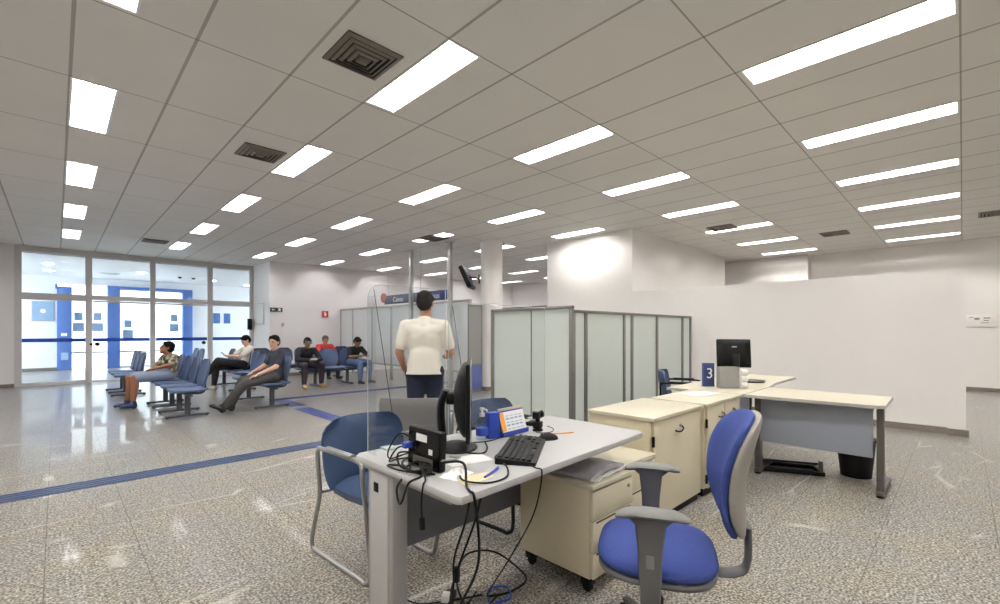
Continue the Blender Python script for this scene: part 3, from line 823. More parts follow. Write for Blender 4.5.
VOX = .0085
def make_person(loc, rz, J, skin, shirt, lower, shoe, hair, label, long_sleeve=False, shorts=False, cap=None, gaze=0, nod=0, hem=0):
    """J: joints in local space (y forward): pelvis, chest, neck, head, and per side shoulder, elbow, wrist, hip, knee, ankle, hand dir/palm/curl"""
    t = thing('person', loc, rz, label, 'person')
    pel, che, nk, hd = (Vector(J[k]) for k in ('pelvis', 'chest', 'neck', 'head'))
    X = V(1, 0, 0)
    shx = (Vector(J['shR'])-Vector(J['shL'])); shx = shx.normalized()
    body = G(); top = G(); low = G()
    mid = pel.lerp(che, .45)
    # torso
    body.cap(pel, .150, mid, .135, side=X, ratio=.66); body.cap(mid, .135, che, .160, side=shx, ratio=.62)
    body.cap(che, .160, che.lerp(nk, .55), .120, side=shx, ratio=.58)
    body.cap(che.lerp(nk, .75), .062, hd-V(0, 0, .06), .054)
    top.cap(pel+V(0, 0, .01-hem*1.6), .178+hem*.45, mid, .160, side=X, ratio=.72+hem*3); top.cap(mid, .158, che, .178, side=shx, ratio=.66)
    top.cap(che, .178, che.lerp(nk, .50), .130, side=shx, ratio=.62); top.cap(che.lerp(nk, .62), .088, nk-V(0, 0, .025), .068)
    low.cap(pel-V(.05, 0, .0), .135, pel+V(.05, 0, .0), .135, ratio=.9)
    for s, sg in (('L', -1), ('R', 1)):
        sh, el, wr = (Vector(J[k+s]) for k in ('sh', 'el', 'wr'))
        hp, kn, an = (Vector(J[k+s]) for k in ('hip', 'knee', 'ank'))
        body.cap(nk-V(0, 0, .045), .042, sh, .050); body.cap(sh, .055, el, .043); body.cap(el, .043, wr, .028)
        top.cap(nk-V(0, 0, .045), .052, sh, .060); top.cap(che+V(0, 0, .03), .120, sh-V(sg*.03, 0, .03), .070)
        if long_sleeve: top.cap(sh, .064, el, .058); top.cap(el, .060, wr-(wr-el)*.06, .042)
        else: top.cap(sh, .064, sh.lerp(el, .72), .066)
        hdv, pn, cu = J['hand'+s]
        hand(body, wr, hdv, pn, cu, sg)
        body.cap(hp, .085, kn, .060); body.cap(kn, .058, kn.lerp(an, .35)-V(0, .012, 0), .058); body.cap(kn.lerp(an, .35)-V(0, .012, 0), .056, an, .036)
        low.cap(pel+(hp-pel)*.6, .110, hp, .112)
        if shorts: low.cap(hp, .108, kn+(hp-kn)*.10, .086)
        else:
            low.cap(hp, .105, kn, .078); low.cap(kn, .078, kn.lerp(an, .4), .074); low.cap(kn.lerp(an, .4), .073, an+(kn-an)*.06, .054)
        toe = Vector(J.get('toe'+s, (0, 1, 0))).normalized()
        up = (kn-an).normalized()
        body.cap(an-up*.02, .036, an-up*.045+toe*.09, .030, side=toe.cross(up), ratio=.7)
    # head
    fw = Matrix.Rotation(R(gaze), 3, 'Z') @ Matrix.Rotation(R(-nod), 3, 'X') @ V(0, 1, 0)
    hm = Matrix.Translation(hd) @ Matrix.Rotation(R(gaze), 4, 'Z') @ Matrix.Rotation(R(-nod), 4, 'X')
    h = G()
    h.ell((0, -.008, .028), (.074, .094, .090), 20); h.ell((0, .020, -.035), (.058, .068, .075), 18)
    h.cap((0, .060, -.088), .026, (0, .064, -.084), .026)
    h.cap((0, .082, .012), .010, (0, .101, -.022), .015, n=10)                    # nose
    h.cap((-.012, .092, -.030), .009, (.012, .092, -.030), .009, n=8)
    h.cap((-.036, .079, .024), .011, (.036, .079, .024), .011, n=8)                 # brow
    h.cap((-.020, .078, -.055), .012, (.020, .078, -.055), .012, n=8)               # mouth mass
    for sg in (-1, 1): h.ell((sg*.076, -.005, .0), (.012, .022, .034), 12)
    h.xf(hm)
    # append head mesh to body
    tmp = bpy.data.meshes.new('x'); h.bm.to_mesh(tmp); h.bm.free(); body.bm.from_mesh(tmp); bpy.data.meshes.remove(tmp)
    rm = [('REMESH', dict(mode='VOXEL', voxel_size=VOX)), ('SMOOTH', dict(factor=.5, iterations=2))]
    part('body', baked('body', body, rm), skin, t, sharp=None)
    rm2 = [('REMESH', dict(mode='VOXEL', voxel_size=.011)), ('SMOOTH', dict(factor=.5, iterations=9))]
    sm = baked('shirt', top, rm2)
    if hem:
        b2 = bmesh.new(); b2.from_mesh(sm)
        r2 = bmesh.ops.bisect_plane(b2, geom=b2.verts[:]+b2.edges[:]+b2.faces[:], plane_co=(0, 0, pel.z-hem), plane_no=(0, .05, 1), clear_inner=True)
        bmesh.ops.holes_fill(b2, edges=[e for e in b2.edges if e.is_boundary]); b2.to_mesh(sm); b2.free()
    part('shirt', sm, shirt, t, sharp=None)
    part('shorts' if shorts else 'trousers', baked('trousers', low, rm2), lower, t, sharp=None)
    for s in 'LR':
        kn, an = Vector(J['knee'+s]), Vector(J['ank'+s]); up = (kn-an).normalized()
        toe = Vector(J.get('toe'+s, (0, 1, 0))).normalized(); toe = (toe-up*toe.dot(up)*.6).normalized()
        sole = an-up*.045; sd = toe.cross(V(0, 0, 1))
        g = G().cap(an+up*.01, .046, sole-toe*.02, .046, side=sd, ratio=1.1).cap(sole-toe*.035, .043, sole+toe*.13, .044, side=sd, ratio=.78).cap(sole+toe*.13-up*.006, .046, sole+toe*.165-up*.012, .038, side=sd, ratio=.62)
        part('shoe', baked('shoe', g, [('REMESH', dict(mode='VOXEL', voxel_size=.008)), ('SMOOTH', dict(factor=.5, iterations=4))]), shoe, t, sharp=None)
    # face details and hair
    for sg in (-1, 1):
        part('eye', G().ell((sg*.030, .0815, .006), (.011, .008, .006), 10).xf(hm), 'eye', t, sharp=None)
        part('eyebrow', G().cap((sg*.016, .088, .028), .0045, (sg*.045, .080, .027), .004, n=6).xf(hm), 'hair_black', t, sharp=None)
    part('mouth', G().cap((-.020, .0875, -.055), .0045, (.020, .0875, -.055), .0045, n=8).xf(hm), 'lips', t, sharp=None)
    if cap:
        g = G()
        rings = []
        for k in range(7):
            a = k/6*PI/2*.98
            rings.append([V(.084*math.cos(a)*math.cos(q), -.008+.103*math.cos(a)*math.sin(q), .045+.075*math.sin(a)) for q in [2*PI*m/24 for m in range(24)]])
        g.rings(rings)
        part('cap', g.xf(hm), cap, t)
        brim = []
        for zz in (.048, .054):
            brim.append([V(x, y, zz-.05*(y-.06)) for x, y in [(-.075, .05), (-.07, .10), (-.045, .15), (0, .168), (.045, .15), (.07, .10), (.075, .05)]])
        part('cap_brim', G().rings(brim).xf(hm), cap, t)
    if hair:
        g = G().ell((0, -.020, .052), (.081, .096, .084), 20).ell((0, -.045, .010), (.079, .072, .085), 18)
        g.cap((-.035, .050, .092), .022, (.035, .050, .092), .022).cap((-.074, .012, .03), .014, (-.074, .012, .06), .016).cap((.074, .012, .03), .014, (.074, .012, .06), .016)
        g.xf(hm)
        part('hair', baked('hair', g, [('REMESH', dict(mode='VOXEL', voxel_size=.008)), ('SMOOTH', dict(factor=.5, iterations=2)),
             ('DISPLACE', dict(strength=.006, mid_level=.5))]), hair, t, sharp=None)
    return t
def sit(lean=0, spread=.12, knee_y=.46, ank_y=.46, seat=.435, back=-.08, arms=None, sl=0):
    """base seated pose; lean = forward shift of the chest"""
    p = dict(pelvis=(0, back+.0, seat+.125), chest=(0, back+lean*.6-.02, seat+.40-sl*.6), neck=(0, back+lean+.0, seat+.565-sl*.9), head=(0, back+lean+.045+.0, seat+.685-sl))
    for s, sg in (('L', -1), ('R', 1)):
        p['sh'+s] = (sg*.185, back+lean*.9-.01, seat+.505-sl*.8)
        p['hip'+s] = (sg*.085, back+.05, seat+.105)
        p['knee'+s] = (sg*spread, knee_y, seat+.085)
        p['ank'+s] = (sg*spread*1.05, ank_y, .095)
        p['toe'+s] = (sg*.15, 1, 0)
    if arms: p.update(arms)
    return p

# man in a patterned shirt, facing the doors (third direction -x)
J = sit(lean=-.03, spread=.10, knee_y=.47, ank_y=.50, back=-.06, sl=.11, arms=dict(
    elL=(-.24, -.02, .72), wrL=(-.09, .18, .66), elR=(.24, .0, .70), wrR=(.07, .17, .63),
    handL=((.8, .5, -.1), (0, -.2, -1), .5), handR=((-.9, .35, 0), (0, -.2, -1), .5)))
make_person((1.39, 10.08, 0), LEFT+R(14), J, 'skin_brown', 'camo', 'shorts', 'shoe_navy', 'hair_black',
            'seated person in a patterned shirt, grey shorts and blue shoes', shorts=True, gaze=-14, nod=-14)
# man in dark clothes, legs stretched
J = sit(lean=-.03, knee_y=.42, back=-.05, arms=dict(
    kneeL=(-.08, .44, .455), ankL=(-.04, .74, .10), kneeR=(.10, .43, .49), ankR=(.07, .60, .10), toeL=(-.1, 1, .35), toeR=(.15, 1, .25),
    elL=(-.27, .02, .72), wrL=(-.17, .26, .60), elR=(.26, .02, .72), wrR=(.16, .24, .62),
    handL=((.25, .9, -.35), (0, -.3, -1), .35), handR=((-.3, .9, -.35), (0, -.3, -1), .35)))
make_person((2.66, 8.34, 0), LEFT, J, 'skin_fair', 'shirt_navy', 'trouser_grey', 'shoe_dark', 'hair_black',
            'seated person in a dark shirt stretching out charcoal trouser legs', gaze=42, nod=0)
# man in a white shirt, legs crossed, looking at a phone
J = sit(lean=-.04, knee_y=.42, back=-.12, sl=.025, arms=dict(
    kneeL=(-.06, .46, .665), ankL=(.16, .62, .36), kneeR=(.06, .47, .52), ankR=(.05, .52, .095), toeL=(.2, .9, -.35), toeR=(.0, 1, 0),
    elL=(-.25, .08, .74), wrL=(-.07, .27, .76), elR=(.24, .10, .74), wrR=(.05, .27, .76),
    handL=((.55, .75, .3), (.3, -.5, .8), .5), handR=((-.55, .75, .3), (-.3, -.5, .8), .5)))
make_person((3.04, 11.66, 0), LEFT, J, 'skin_fair', 'shirt_white', 'trouser_black', 'shoe_pale', 'hair_black',
            'seated person in a white shirt with crossed black trouser legs', gaze=8, nod=28)
# capped man leaning forward
J = sit(lean=.12, spread=.19, knee_y=.44, ank_y=.42, back=-.06, sl=.08, arms=dict(
    elL=(-.27, .20, .66), wrL=(-.08, .40, .64), elR=(.27, .20, .66), wrR=(.06, .40, .64),
    handL=((.8, .55, .1), (.3, -.4, .7), .7), handR=((-.8, .55, .1), (-.3, -.4, .7), .7)))
make_person((4.25, 10.95, 0), FACE, J, 'skin_brown', 'shirt_black', 'trouser_maroon', 'shoe_tan', 'hair_black',
            'seated person in a grey cap, black top and dark trousers', long_sleeve=True, cap='cap_grey', gaze=0, nod=20)
# man in a red shirt behind
J = sit(lean=-.02, spread=.13, sl=.05, arms=dict(
    elL=(-.25, .06, .70), wrL=(-.12, .28, .62), elR=(.25, .06, .70), wrR=(.12, .28, .62),
    handL=((.4, .9, -.2), (0, -.2, -1), .4), handR=((-.4, .9, -.2), (0, -.2, -1), .4)))
make_person((5.47, 12.62, 0), FACE, J, 'skin_tan', 'shirt_red', 'jeans_navy', 'shoe_dark', 'hair_grey',
            'seated person in a red shirt on the bench by the back wall', gaze=0, nod=4)
# man in jeans bent over a phone
J = sit(lean=.16, spread=.14, knee_y=.44, ank_y=.44, back=-.06, sl=.08, arms=dict(
    elL=(-.26, .22, .68), wrL=(-.07, .40, .70), elR=(.26, .20, .68), wrR=(.06, .40, .70),
    handL=((.75, .6, .2), (.3, -.4, .8), .6), handR=((-.75, .6, .2), (-.3, -.4, .8), .6)))
make_person((5.46, 10.95, 0), FACE+R(12), J, 'skin_brown', 'shirt_black', 'jeans', 'shoe_dark', 'hair_black',
            'seated person in a black T-shirt and blue jeans bent over a phone', gaze=10, nod=34)
# standing person seen from behind
J = dict(pelvis=(0, 0, .93), chest=(0, .0, 1.25), neck=(0, .01, 1.45), head=(0, .035, 1.595))
for s, sg in (('L', -1), ('R', 1)):
    J['sh'+s] = (sg*.195, 0, 1.37); J['hip'+s] = (sg*.09, 0, .90); J['knee'+s] = (sg*.10, .03, .50); J['ank'+s] = (sg*.11, -.02, .095); J['toe'+s] = (sg*.2, 1, 0)
J.update(elL=(-.255, -.02, 1.10), wrL=(-.235, .13, .92), elR=(.255, .03, 1.10), wrR=(.22, .23, 1.05),
         handL=((0.1, .5, -.8), (.8, .2, 0), .5), handR=((-.4, .9, 0), (-.3, 0, -.9), .5), kneeR=(.10, .10, .51), ankR=(.12, .10, .095))
make_person((2.68, 3.83, 0), R(-44.5), J, 'skin_tan', 'shirt_white', 'jeans_navy', 'shoe_dark', 'hair_black',
            'standing person seen from behind in a white T-shirt and navy trousers', gaze=-6, nod=2, hem=.05)
def phone(p, rz, tilt, lb):
    t = thing('smartphone', p, rz, lb, 'phone')
    rot = Matrix.Rotation(R(tilt), 4, 'X')
    part('case', G().box((0, 0, 0), (.072, .150, .009), bev=.004).xf(rot), 'black', t)
    part('screen', G().box((0, 0, .0048), (.066, .140, .001)).xf(rot), 'black_gloss', t)
def local(p, loc, rz): 
    v = Matrix.Rotation(rz, 3, 'Z') @ Vector(p); return (v.x+loc[0], v.y+loc[1], v.z)
phone(local((0, .335, .80), (3.04, 11.66), LEFT), LEFT, 40, 'dark phone held by the person in the white shirt')
phone(local((0, .475, .735), (5.46, 10.95), FACE+R(12)), FACE+R(12), 35, 'dark phone held by the person in blue jeans')
solo('folded_paper', G().box((0, 0, 0), (.10, .15, .006), bev=.002).box((.01, .01, .006), (.09, .13, .005), bev=.002), 'white',
     'folded white paper held by the person in the grey cap', 'paper', loc=local((0, .475, .675), (4.25, 10.95), FACE), rz=.3)

# ------------------------------------------------------------------ near desk
t = thing('office_desk', (0, 0, 0), 0, 'grey office desk with tangled cables, nearest the viewer', 'desk')
DZ = .74
poly = [(.985, 1.225), (1.0, 1.205), (2.355, 1.262), (2.40, 1.30), (2.395, 1.955), (2.37, 1.985), (1.02, 1.985), (.99, 1.955)]
part('desktop', G().prism(poly, DZ-.026, DZ), 'desk_top', t)
def inset(p, k):
    cx, cy = 1.69, 1.60
    return [(cx+(x-cx)*k, cy+(y-cy)*k) for x, y in p]
edge = G().rings([[Vector((x, y, z)) for x, y in inset(poly, k)] for z, k in ((DZ-.027, 1.0005), (DZ-.022, 1.004), (DZ-.005, 1.004), (DZ-.0005, 1.0005))], cap=False)
part('edge_band', edge, 'desk_edge', t)
def desk_leg(x0, x1, y0, y1, par, m, zt):
    l = part('leg', G().span(x0, x1, y0, y1, .05, zt, .004), m, par)
    return l
l = part('leg', G().span(1.0, 1.075, 1.66, 1.865, .06, DZ-.03, .006), 'desk_metal', t)
part('cable_cover', G().span(.994, 1.0, 1.69, 1.835, .10, DZ-.045, .002), 'desk_edge', l)
part('cable_outlet', G().span(.990, .995, 1.765, 1.80, .615, .655, .001), 'black', l)
part('foot', G().span(.995, 1.08, 1.30, 1.93, .012, .06, .012).lathe([(.02, 0), (.02, .014)], (1.037, 1.34, 0), 12).lathe([(.02, 0), (.02, .014)], (1.037, 1.88, 0), 12), 'desk_metal', l)
part('top_bracket', G().span(1.005, 1.07, 1.28, 1.92, DZ-.05, DZ-.027, .003), 'desk_metal', l)
l = part('leg', G().span(2.28, 2.335, 1.80, 1.91, .06, DZ-.03, .006), 'desk_metal', t)
part('foot', G().span(2.275, 2.34, 1.80, 1.93, .012, .06, .01), 'desk_metal', l)
part('modesty_panel', G().span(1.076, 2.28, 1.822, 1.842, .30, DZ-.03, .002), 'modesty', t)
# clear acrylic screens on the far edge of the desk
def acrylic(x0, x1, y, z1, lb, wing=False):
    t = thing('acrylic_screen', (x0, y, DZ), 0, lb, 'screen')
    w_ = x1-x0; h = z1-DZ; r_ = .07
    pl = [(0, 0.003), (w_, 0.003), (w_, h)] + [(r_-r_*math.sin(a), h-r_+r_*math.cos(a)) for a in [q*PI/12 for q in range(7)]]
    part('sheet', G().prism(pl, 0, .004).xf(Matrix.Rotation(PI/2, 4, 'X')), 'acrylic', t)
    e = [Vector((x, -.002, z)) for x, z in pl[2:]] + [Vector((0, -.002, .003))]
    part('polished_edge', G().tube(e, .0019, 6).tube([(w_, -.002, .003), (w_, -.002, h)], .0019, 6), 'acrylic_edge', t)
    part('foot_clip', G().span(.08, .14, -.03, .026, .0005, .012, .003).span(w_-.14, w_-.08, -.03, .026, .0005, .012, .003), 'acrylic_edge', t)
    if wing:
        part('side_wing', G().span(-.001, .003, -.075, -.004, .003, h-.06), 'acrylic', t)
    part('stay_wire', G().tube([(.035, .006, h-.02), (.14, .012, .16)], .0018, 6), 'black', t)
acrylic(1.045, 1.50, 1.955, 1.535, 'left clear acrylic screen with a rounded corner standing on the near desk', True)
acrylic(1.53, 2.34, 1.965, 1.47, 'right clear acrylic screen standing on the near desk')

# computer tower
t = thing('mini_computer', (1.105, 1.565, DZ), R(7), 'small black computer with white stickers on the near desk', 'computer')
lean = Matrix.Rotation(R(3), 4, 'X')
part('case', G().span(-.02, .012, -.10, .10, .006, .168, .006).xf(lean), 'black', t)
part('rear_panel', G().span(-.023, -.02, -.093, .093, .012, .160).xf(lean), 'black_gloss', t)
part('sticker', G().span(-.0245, -.023, -.02, .045, .115, .145).xf(lean), 'white', t)
part('sticker', G().span(-.0245, -.023, -.055, -.033, .070, .092).xf(lean), 'white', t)
part('port_block', G().span(-.027, -.023, -.06, .06, .022, .052, .001).xf(lean), 'desk_metal_dark', t)
part('vga_plug', G().span(-.065, -.023, .062, .088, .080, .105, .004).xf(lean), 'blue_print', t)
part('rubber_foot', G().span(-.015, .010, -.09, .09, 0, .008), 'rubber', t)
# monitor seen edge-on
t = thing('monitor', (1.435, 1.70, DZ), math.atan2(.62, .78)-PI/2 + 0, 'black flat monitor seen edge-on on the near desk', 'monitor')
# local: +x is along the screen width (away from the viewer), screen faces local -y ... use a frame where screen normal = local +y
t.rotation_euler.z = math.atan2(-.66, .75)-PI/2
rings = []
scr = G().box((0, .010, .245), (.41, .020, .355), bev=.006)
part('front_bezel', scr, 'black', t)
part('bezel_trim', G().box((0, .0225, .245), (.412, .003, .357), bev=.001), 'silver', t)
part('screen', G().box((0, .0245, .250), (.385, .002, .315)), 'screen', t)
g = G()
for k in range(9):
    f = k/8; sx = .203*(1-f**2.4*.62); sz = .175*(1-f**2.2*.68)
    rings.append([Vector((sx*math.copysign(abs(math.cos(a))**.55, math.cos(a)), -.0-.058*f, .245+sz*math.copysign(abs(math.sin(a))**.55, math.sin(a)))) for a in [2*PI*q/28+.1 for q in range(28)]])
g.rings(rings); part('back_shell', g, 'black', t)
st = part('stand', G().box((0, -.075, .245), (.07, .045, .055), bev=.01).tube([(0, -.10, .285), (0, -.125, .20), (0, -.115, .03)], [.030, .030, .034], 12, 4, flat=(1.3, .6)), 'black', t)
part('base', G().rings([[Vector((.115*k*math.cos(a), -.05+.105*k*math.sin(a), z)) for a in [2*PI*q/28 for q in range(28)]] for z, k in ((0, .97), (.006, 1), (.012, .96), (.030, .45))]), 'black', t)
# keyboard
t = thing('keyboard', (1.575, 1.462, DZ), R(34.5), 'black keyboard on the near desk', 'keyboard')
part('case', G().rings([[Vector((x, y, z0+(y+.09)*.08 if z0 else 0.0005)) for x, y in ((-.222, -.085), (-.215, -.092), (.215, -.092), (.222, -.085), (.222, .078), (.215, .085), (-.215, .085), (-.222, .078))] for z0 in (0, .014)]), 'black', t)
for r_ in range(6):
    y = .066-r_*.0245 - (0 if r_ == 0 else .006)
    rows = [16, 17, 17, 16, 15, 11]
    xs = []
    x = -.205
    if r_ < 5:
        for k in range(15): xs.append((x+k*.0192, .0165))
        xs += [(.100+k*.0192, .0165) for k in range(3)] if r_ in (0, 1, 2) else ([(.1192, .0165)] if r_ == 4 else [])
    else:
        xs = [(-.205, .022), (-.180, .018), (-.157, .022), (-.085, .105), (.002, .022), (.027, .018), (.050, .022), (.100, .0165), (.1192, .0165), (.1384, .0165)]
    if r_: xs += [(.163+k*.0165, .0145) for k in range(4)]
    for lo, hi in ((-1, .085), (.085, .155), (.155, 1)):
        g = G(); zt = .016+(y+.09)*.08; sel = [q for q in xs if lo <= q[0] < hi]
        for kx, kw in sel: g.span(kx-kw/2+.0085, kx+kw/2+.0085, y-.009, y+.009, zt-.004, zt+.005, .0015)
        if sel: part('key_row', g, 'black', t)
        else: g.bm.free()
# mouse
t = thing('mouse', (1.855, 1.535, DZ), R(62), 'black computer mouse beside the keyboard', 'mouse')
g = G(); rings = []
for k in range(9):
    f = k/8; y = -.055+.11*f; hw = .031*(1-abs(2*f-1)**3*.55); hz = .036*math.sin(PI*(.12+.80*f))**.8
    rings.append([Vector((hw*math.cos(a), y, max(.001, hz*math.sin(a)))) for a in [PI*q/12 for q in range(13)]])
g.rings(rings); part('shell', g, 'black', t)
part('wheel', G().tube([(-.003, .030, .029), (.003, .030, .029)], .008, 12), 'desk_metal_dark', t)
# webcam / small camera on a stand
t = thing('webcam', (1.985, 1.715, DZ), R(20), 'small black camera on a stand near the far end of the near desk', 'camera')
part('base', G().rings([[Vector((.034*k*math.cos(a), .03*k*math.sin(a), z)) for a in [2*PI*q/20 for q in range(20)]] for z, k in ((.0003, 1), (.008, 1), (.014, .5))]), 'black', t)
part('lower_block', G().box((0, 0, .034), (.056, .045, .036), bev=.006), 'black', t)
part('neck', G().tube([(0, 0, .05), (0, 0, .075)], .012, 10), 'black', t)
part('head', G().box((0, 0, .092), (.082, .042, .042), bev=.008), 'black', t)
part('lens', G().tube([(.012, -.020, .092), (.012, -.030, .092)], .014, 14), 'black_gloss', t)
part('clip', G().box((-.02, .0, .116), (.05, .03, .008), bev=.002), 'silver', t)
solo('card_reader', G().box((0, 0, .012), (.085, .055, .022), bev=.005).box((.01, 0, .0245), (.05, .035, .003), bev=.001), 'black', 'flat black card reader beside the small camera', 'card reader', loc=(2.08, 1.84, DZ), rz=R(15))
# gel bottle, blue box, calendar
t = thing('sanitizer_bottle', (1.615, 1.785, DZ), 0, 'clear pump bottle of hand gel with a blue label', 'bottle')
part('bottle', G().lathe([(0, .0005), (.031, .001), (.033, .006), (.033, .095), (.026, .112), (.012, .120), (.012, .128), (0, .129)], (0, 0, 0), 24), 'gel', t)
part('label', G().lathe([(.0335, .022), (.0338, .023), (.0338, .060), (.0335, .061)], (0, 0, 0), 24), 'blue_print', t)
part('pump', G().lathe([(.014, .120), (.014, .138), (.006, .139), (.006, .155), (.012, .156), (.012, .166), (0, .168)], (0, 0, 0), 16).tube([(0, 0, .161), (.0, -.035, .160), (0, -.042, .152)], .0045, 8), 'white', t)
t = thing('blue_box', (1.672, 1.765, DZ), R(-14), 'small glossy blue box between the gel bottle and the calendar', 'box')
part('carton', G().span(-.032, .032, -.022, .022, .0005, .135, .002), 'blue_print', t)
part('flap', G().span(-.031, .031, -.021, .021, .135, .138, .001), 'blue_print', t)
t = thing('desk_calendar', (1.82, 1.775, DZ), R(3), 'tent desk calendar with an orange strip and blue base', 'calendar')
tilt = Matrix.Rotation(R(-17), 4, 'X')
part('base', G().span(-.105, .105, -.045, .045, .0005, .006, .001).span(-.105, .105, -.047, -.042, .004, .026), 'blue_print', t)
part('front_sheet', G().span(-.10, .10, -.0015, .0015, .018, .150).xf(Matrix.Translation((0, -.040, .004)) @ tilt), 'white', t)
part('rear_sheet', G().span(-.10, .10, -.0015, .0015, .0, .150).xf(Matrix.Translation((0, .040, .004)) @ Matrix.Rotation(R(17), 4, 'X')), 'kraft', t)
part('orange_strip', G().span(-.10, -.068, -.0026, -.0015, .024, .126).xf(Matrix.Translation((0, -.040, .004)) @ tilt), 'orange', t)
g = G().span(-.10, .10, -.0026, -.0015, .128, .136)
part('blue_header', g.xf(Matrix.Translation((0, -.040, .004)) @ tilt), 'blue_print', t)
g = G()
for c in range(4):
    for r_ in range(5):
        g.span(-.055+c*.036, -.055+c*.036+.026, -.0025, -.0015, .030+r_*.018, .030+r_*.018+(.009 if r_ % 2 else .004))
part('month_grid', g.xf(Matrix.Translation((0, -.040, .004)) @ tilt), 'poster_blue', t)
# papers on the desk
solo('document', G().box((0, 0, .0012), (.20, .11, .0018)).box((.004, .006, .0035), (.19, .10, .002)), 'white', 'white document lying under the monitor base', 'paper', loc=(1.30, 1.535, DZ), rz=R(-12))
g = G(); 
random.seed(3)
N = 12; bm = g.bm; vs = {}
for a in range(N):
    for b in range(N):
        e = 1-max(abs(2*a/(N-1)-1), abs(2*b/(N-1)-1))
        vs[a, b] = bm.verts.new((-.06+.12*a/(N-1)+random.uniform(-.004, .004), -.045+.09*b/(N-1)+random.uniform(-.004, .004), .0015+min(e*2.2, 1)*random.uniform(.004, .026)))
for a in range(N-1):
    for b in range(N-1): bm.faces.new((vs[a, b], vs[a+1, b], vs[a+1, b+1], vs[a, b+1]))
solo('crumpled_tissue', g, 'white', 'crumpled white tissue at the front left of the near desk', 'tissue', loc=(1.135, 1.405, DZ), rz=.3)
solo('envelope', G().prism([(-.09, -.035), (.06, -.05), (.10, .0), (.02, .04), (-.07, .03)], .0006, .0022).prism([(-.06, -.01), (.05, -.03), (.06, .01), (-.02, .03)], .0024, .0034), 'kraft', 'pale tan torn envelope at the front edge of the near desk', 'envelope', loc=(1.16, 1.325, DZ), rz=R(10))
t = thing('pen', (1.235, 1.315, DZ+.006), R(22), 'blue pen lying at the front edge of the near desk', 'pen')
part('barrel', G().tube([(-.05, 0, 0), (.045, 0, 0)], .0048, 10), 'blue_print', t)
part('cap', G().tube([(.045, 0, 0), (.075, 0, 0)], .0056, 10).span(.05, .078, -.001, .001, .005, .008), 'blue_print', t)
solo('pencil', G().tube([(-.055, 0, .004), (.055, 0, .004), (.068, 0, .004)], [.0035, .0035, .001], 6), 'orange', 'thin pencil lying beyond the mouse', 'pencil', loc=(2.02, 1.56, DZ), rz=R(-28))

# cables
def cable(pts, r, lb, m='black', plug=None, smooth=6):
    t = solo('cable', G().tube(pts, r, 8, smooth), m, lb, 'cable', 'loose cables at the near desk')
    if plug:
        part('plug', G().box(plug[0], plug[1], bev=.004), 'black', t)
    return t
z = DZ+.006
cable([(1.09, 1.62, .80), (1.03, 1.66, .80), (1.01, 1.62, .76), (1.03, 1.55, z), (1.02, 1.48, z), (.955, 1.47, .735), (.945, 1.50, .66), (.955, 1.54, .645), (.962, 1.56, .70), (1.03, 1.58, z), (1.08, 1.66, z)], .0042, 'black cable looping over the left end of the near desk')
cable([(1.05, 1.635, .832), (1.02, 1.66, .82), (1.02, 1.72, z+.01), (1.07, 1.75, z), (1.12, 1.74, z), (1.20, 1.70, z)], .0035, 'thin dark cable from the blue plug on the small computer')
cable([(1.09, 1.52, .77), (1.03, 1.50, .79), (1.01, 1.44, z), (.972, 1.40, .74), (.965, 1.40, .68), (.967, 1.40, .62)], .0035, 'short black cable with a plug hanging off the left end', plug=((.967, 1.40, .60), (.016, .022, .045)))
cable([(1.10, 1.48, .78), (1.13, 1.36, .80), (1.08, 1.28, z), (1.045, 1.22, z), (1.045, 1.192, .72), (1.07, 1.20, .50), (1.10, 1.32, .30), (1.14, 1.46, .12), (1.25, 1.58, .02), (1.42, 1.66, .012)], .0052, 'thick black cable dropping from the front corner to the floor')
cable([(1.16, 1.42, z), (1.10, 1.32, z+.002), (1.15, 1.24, z), (1.25, 1.24, z), (1.35, 1.34, z), (1.40, 1.46, z), (1.48, 1.50, z), (1.52, 1.44, z)], .0038, 'black cable curling in front of the monitor')
cable([(1.12, 1.30, .70), (1.14, 1.36, .56), (1.12, 1.40, .42), (1.14, 1.43, .30), (1.19, 1.50, .14), (1.34, 1.62, .02), (1.50, 1.70, .012)], .0045, 'black cable under the desktop tied into a bundle')
cable([(1.18, 1.30, .70), (1.19, 1.36, .55), (1.155, 1.42, .36), (1.16, 1.47, .24), (1.24, 1.56, .08), (1.38, 1.56, .012), (1.55, 1.60, .012)], .0045, 'second black cable of the bundle under the desktop', plug=((1.155, 1.43, .33), (.022, .022, .06)))
cable([(1.44, 1.34, z), (1.42, 1.24, z), (1.415, 1.20, .73), (1.42, 1.25, .55), (1.38, 1.34, .36), (1.43, 1.50, .16), (1.50, 1.62, .03), (1.56, 1.66, .012)], .0032, 'keyboard cable running down in front of the desk')
cable([(1.10, 1.90, .30), (1.13, 1.88, .12), (1.22, 1.84, .014), (1.34, 1.74, .012), (1.50, 1.66, .012)], .004, 'black cable running down beside the desk leg')
cable([(1.36, 1.60, .012), (1.44, 1.78, .05), (1.60, 1.90, .09), (1.76, 1.86, .07), (1.82, 1.74, .014), (1.76, 1.60, .012), (1.62, 1.58, .012), (1.50, 1.62, .02)], .0055, 'large loop of black cable on the floor under the near desk')
cable([(1.46, 1.56, .014), (1.55, 1.66, .02), (1.63, 1.62, .016), (1.58, 1.54, .014), (1.50, 1.56, .016)], .005, 'blue cable coil on the floor under the near desk', 'blue_print')
cable([(1.84, 1.585, z), (1.80, 1.66, z), (1.72, 1.72, z), (1.60, 1.71, z), (1.52, 1.74, z), (1.44, 1.80, z)], .0026, 'thin mouse cable running to the monitor')
cable([(1.96, 1.70, z), (1.92, 1.66, z), (1.98, 1.62, z), (2.06, 1.66, z), (2.10, 1.74, z)], .0022, 'thin cable in front of the small camera')
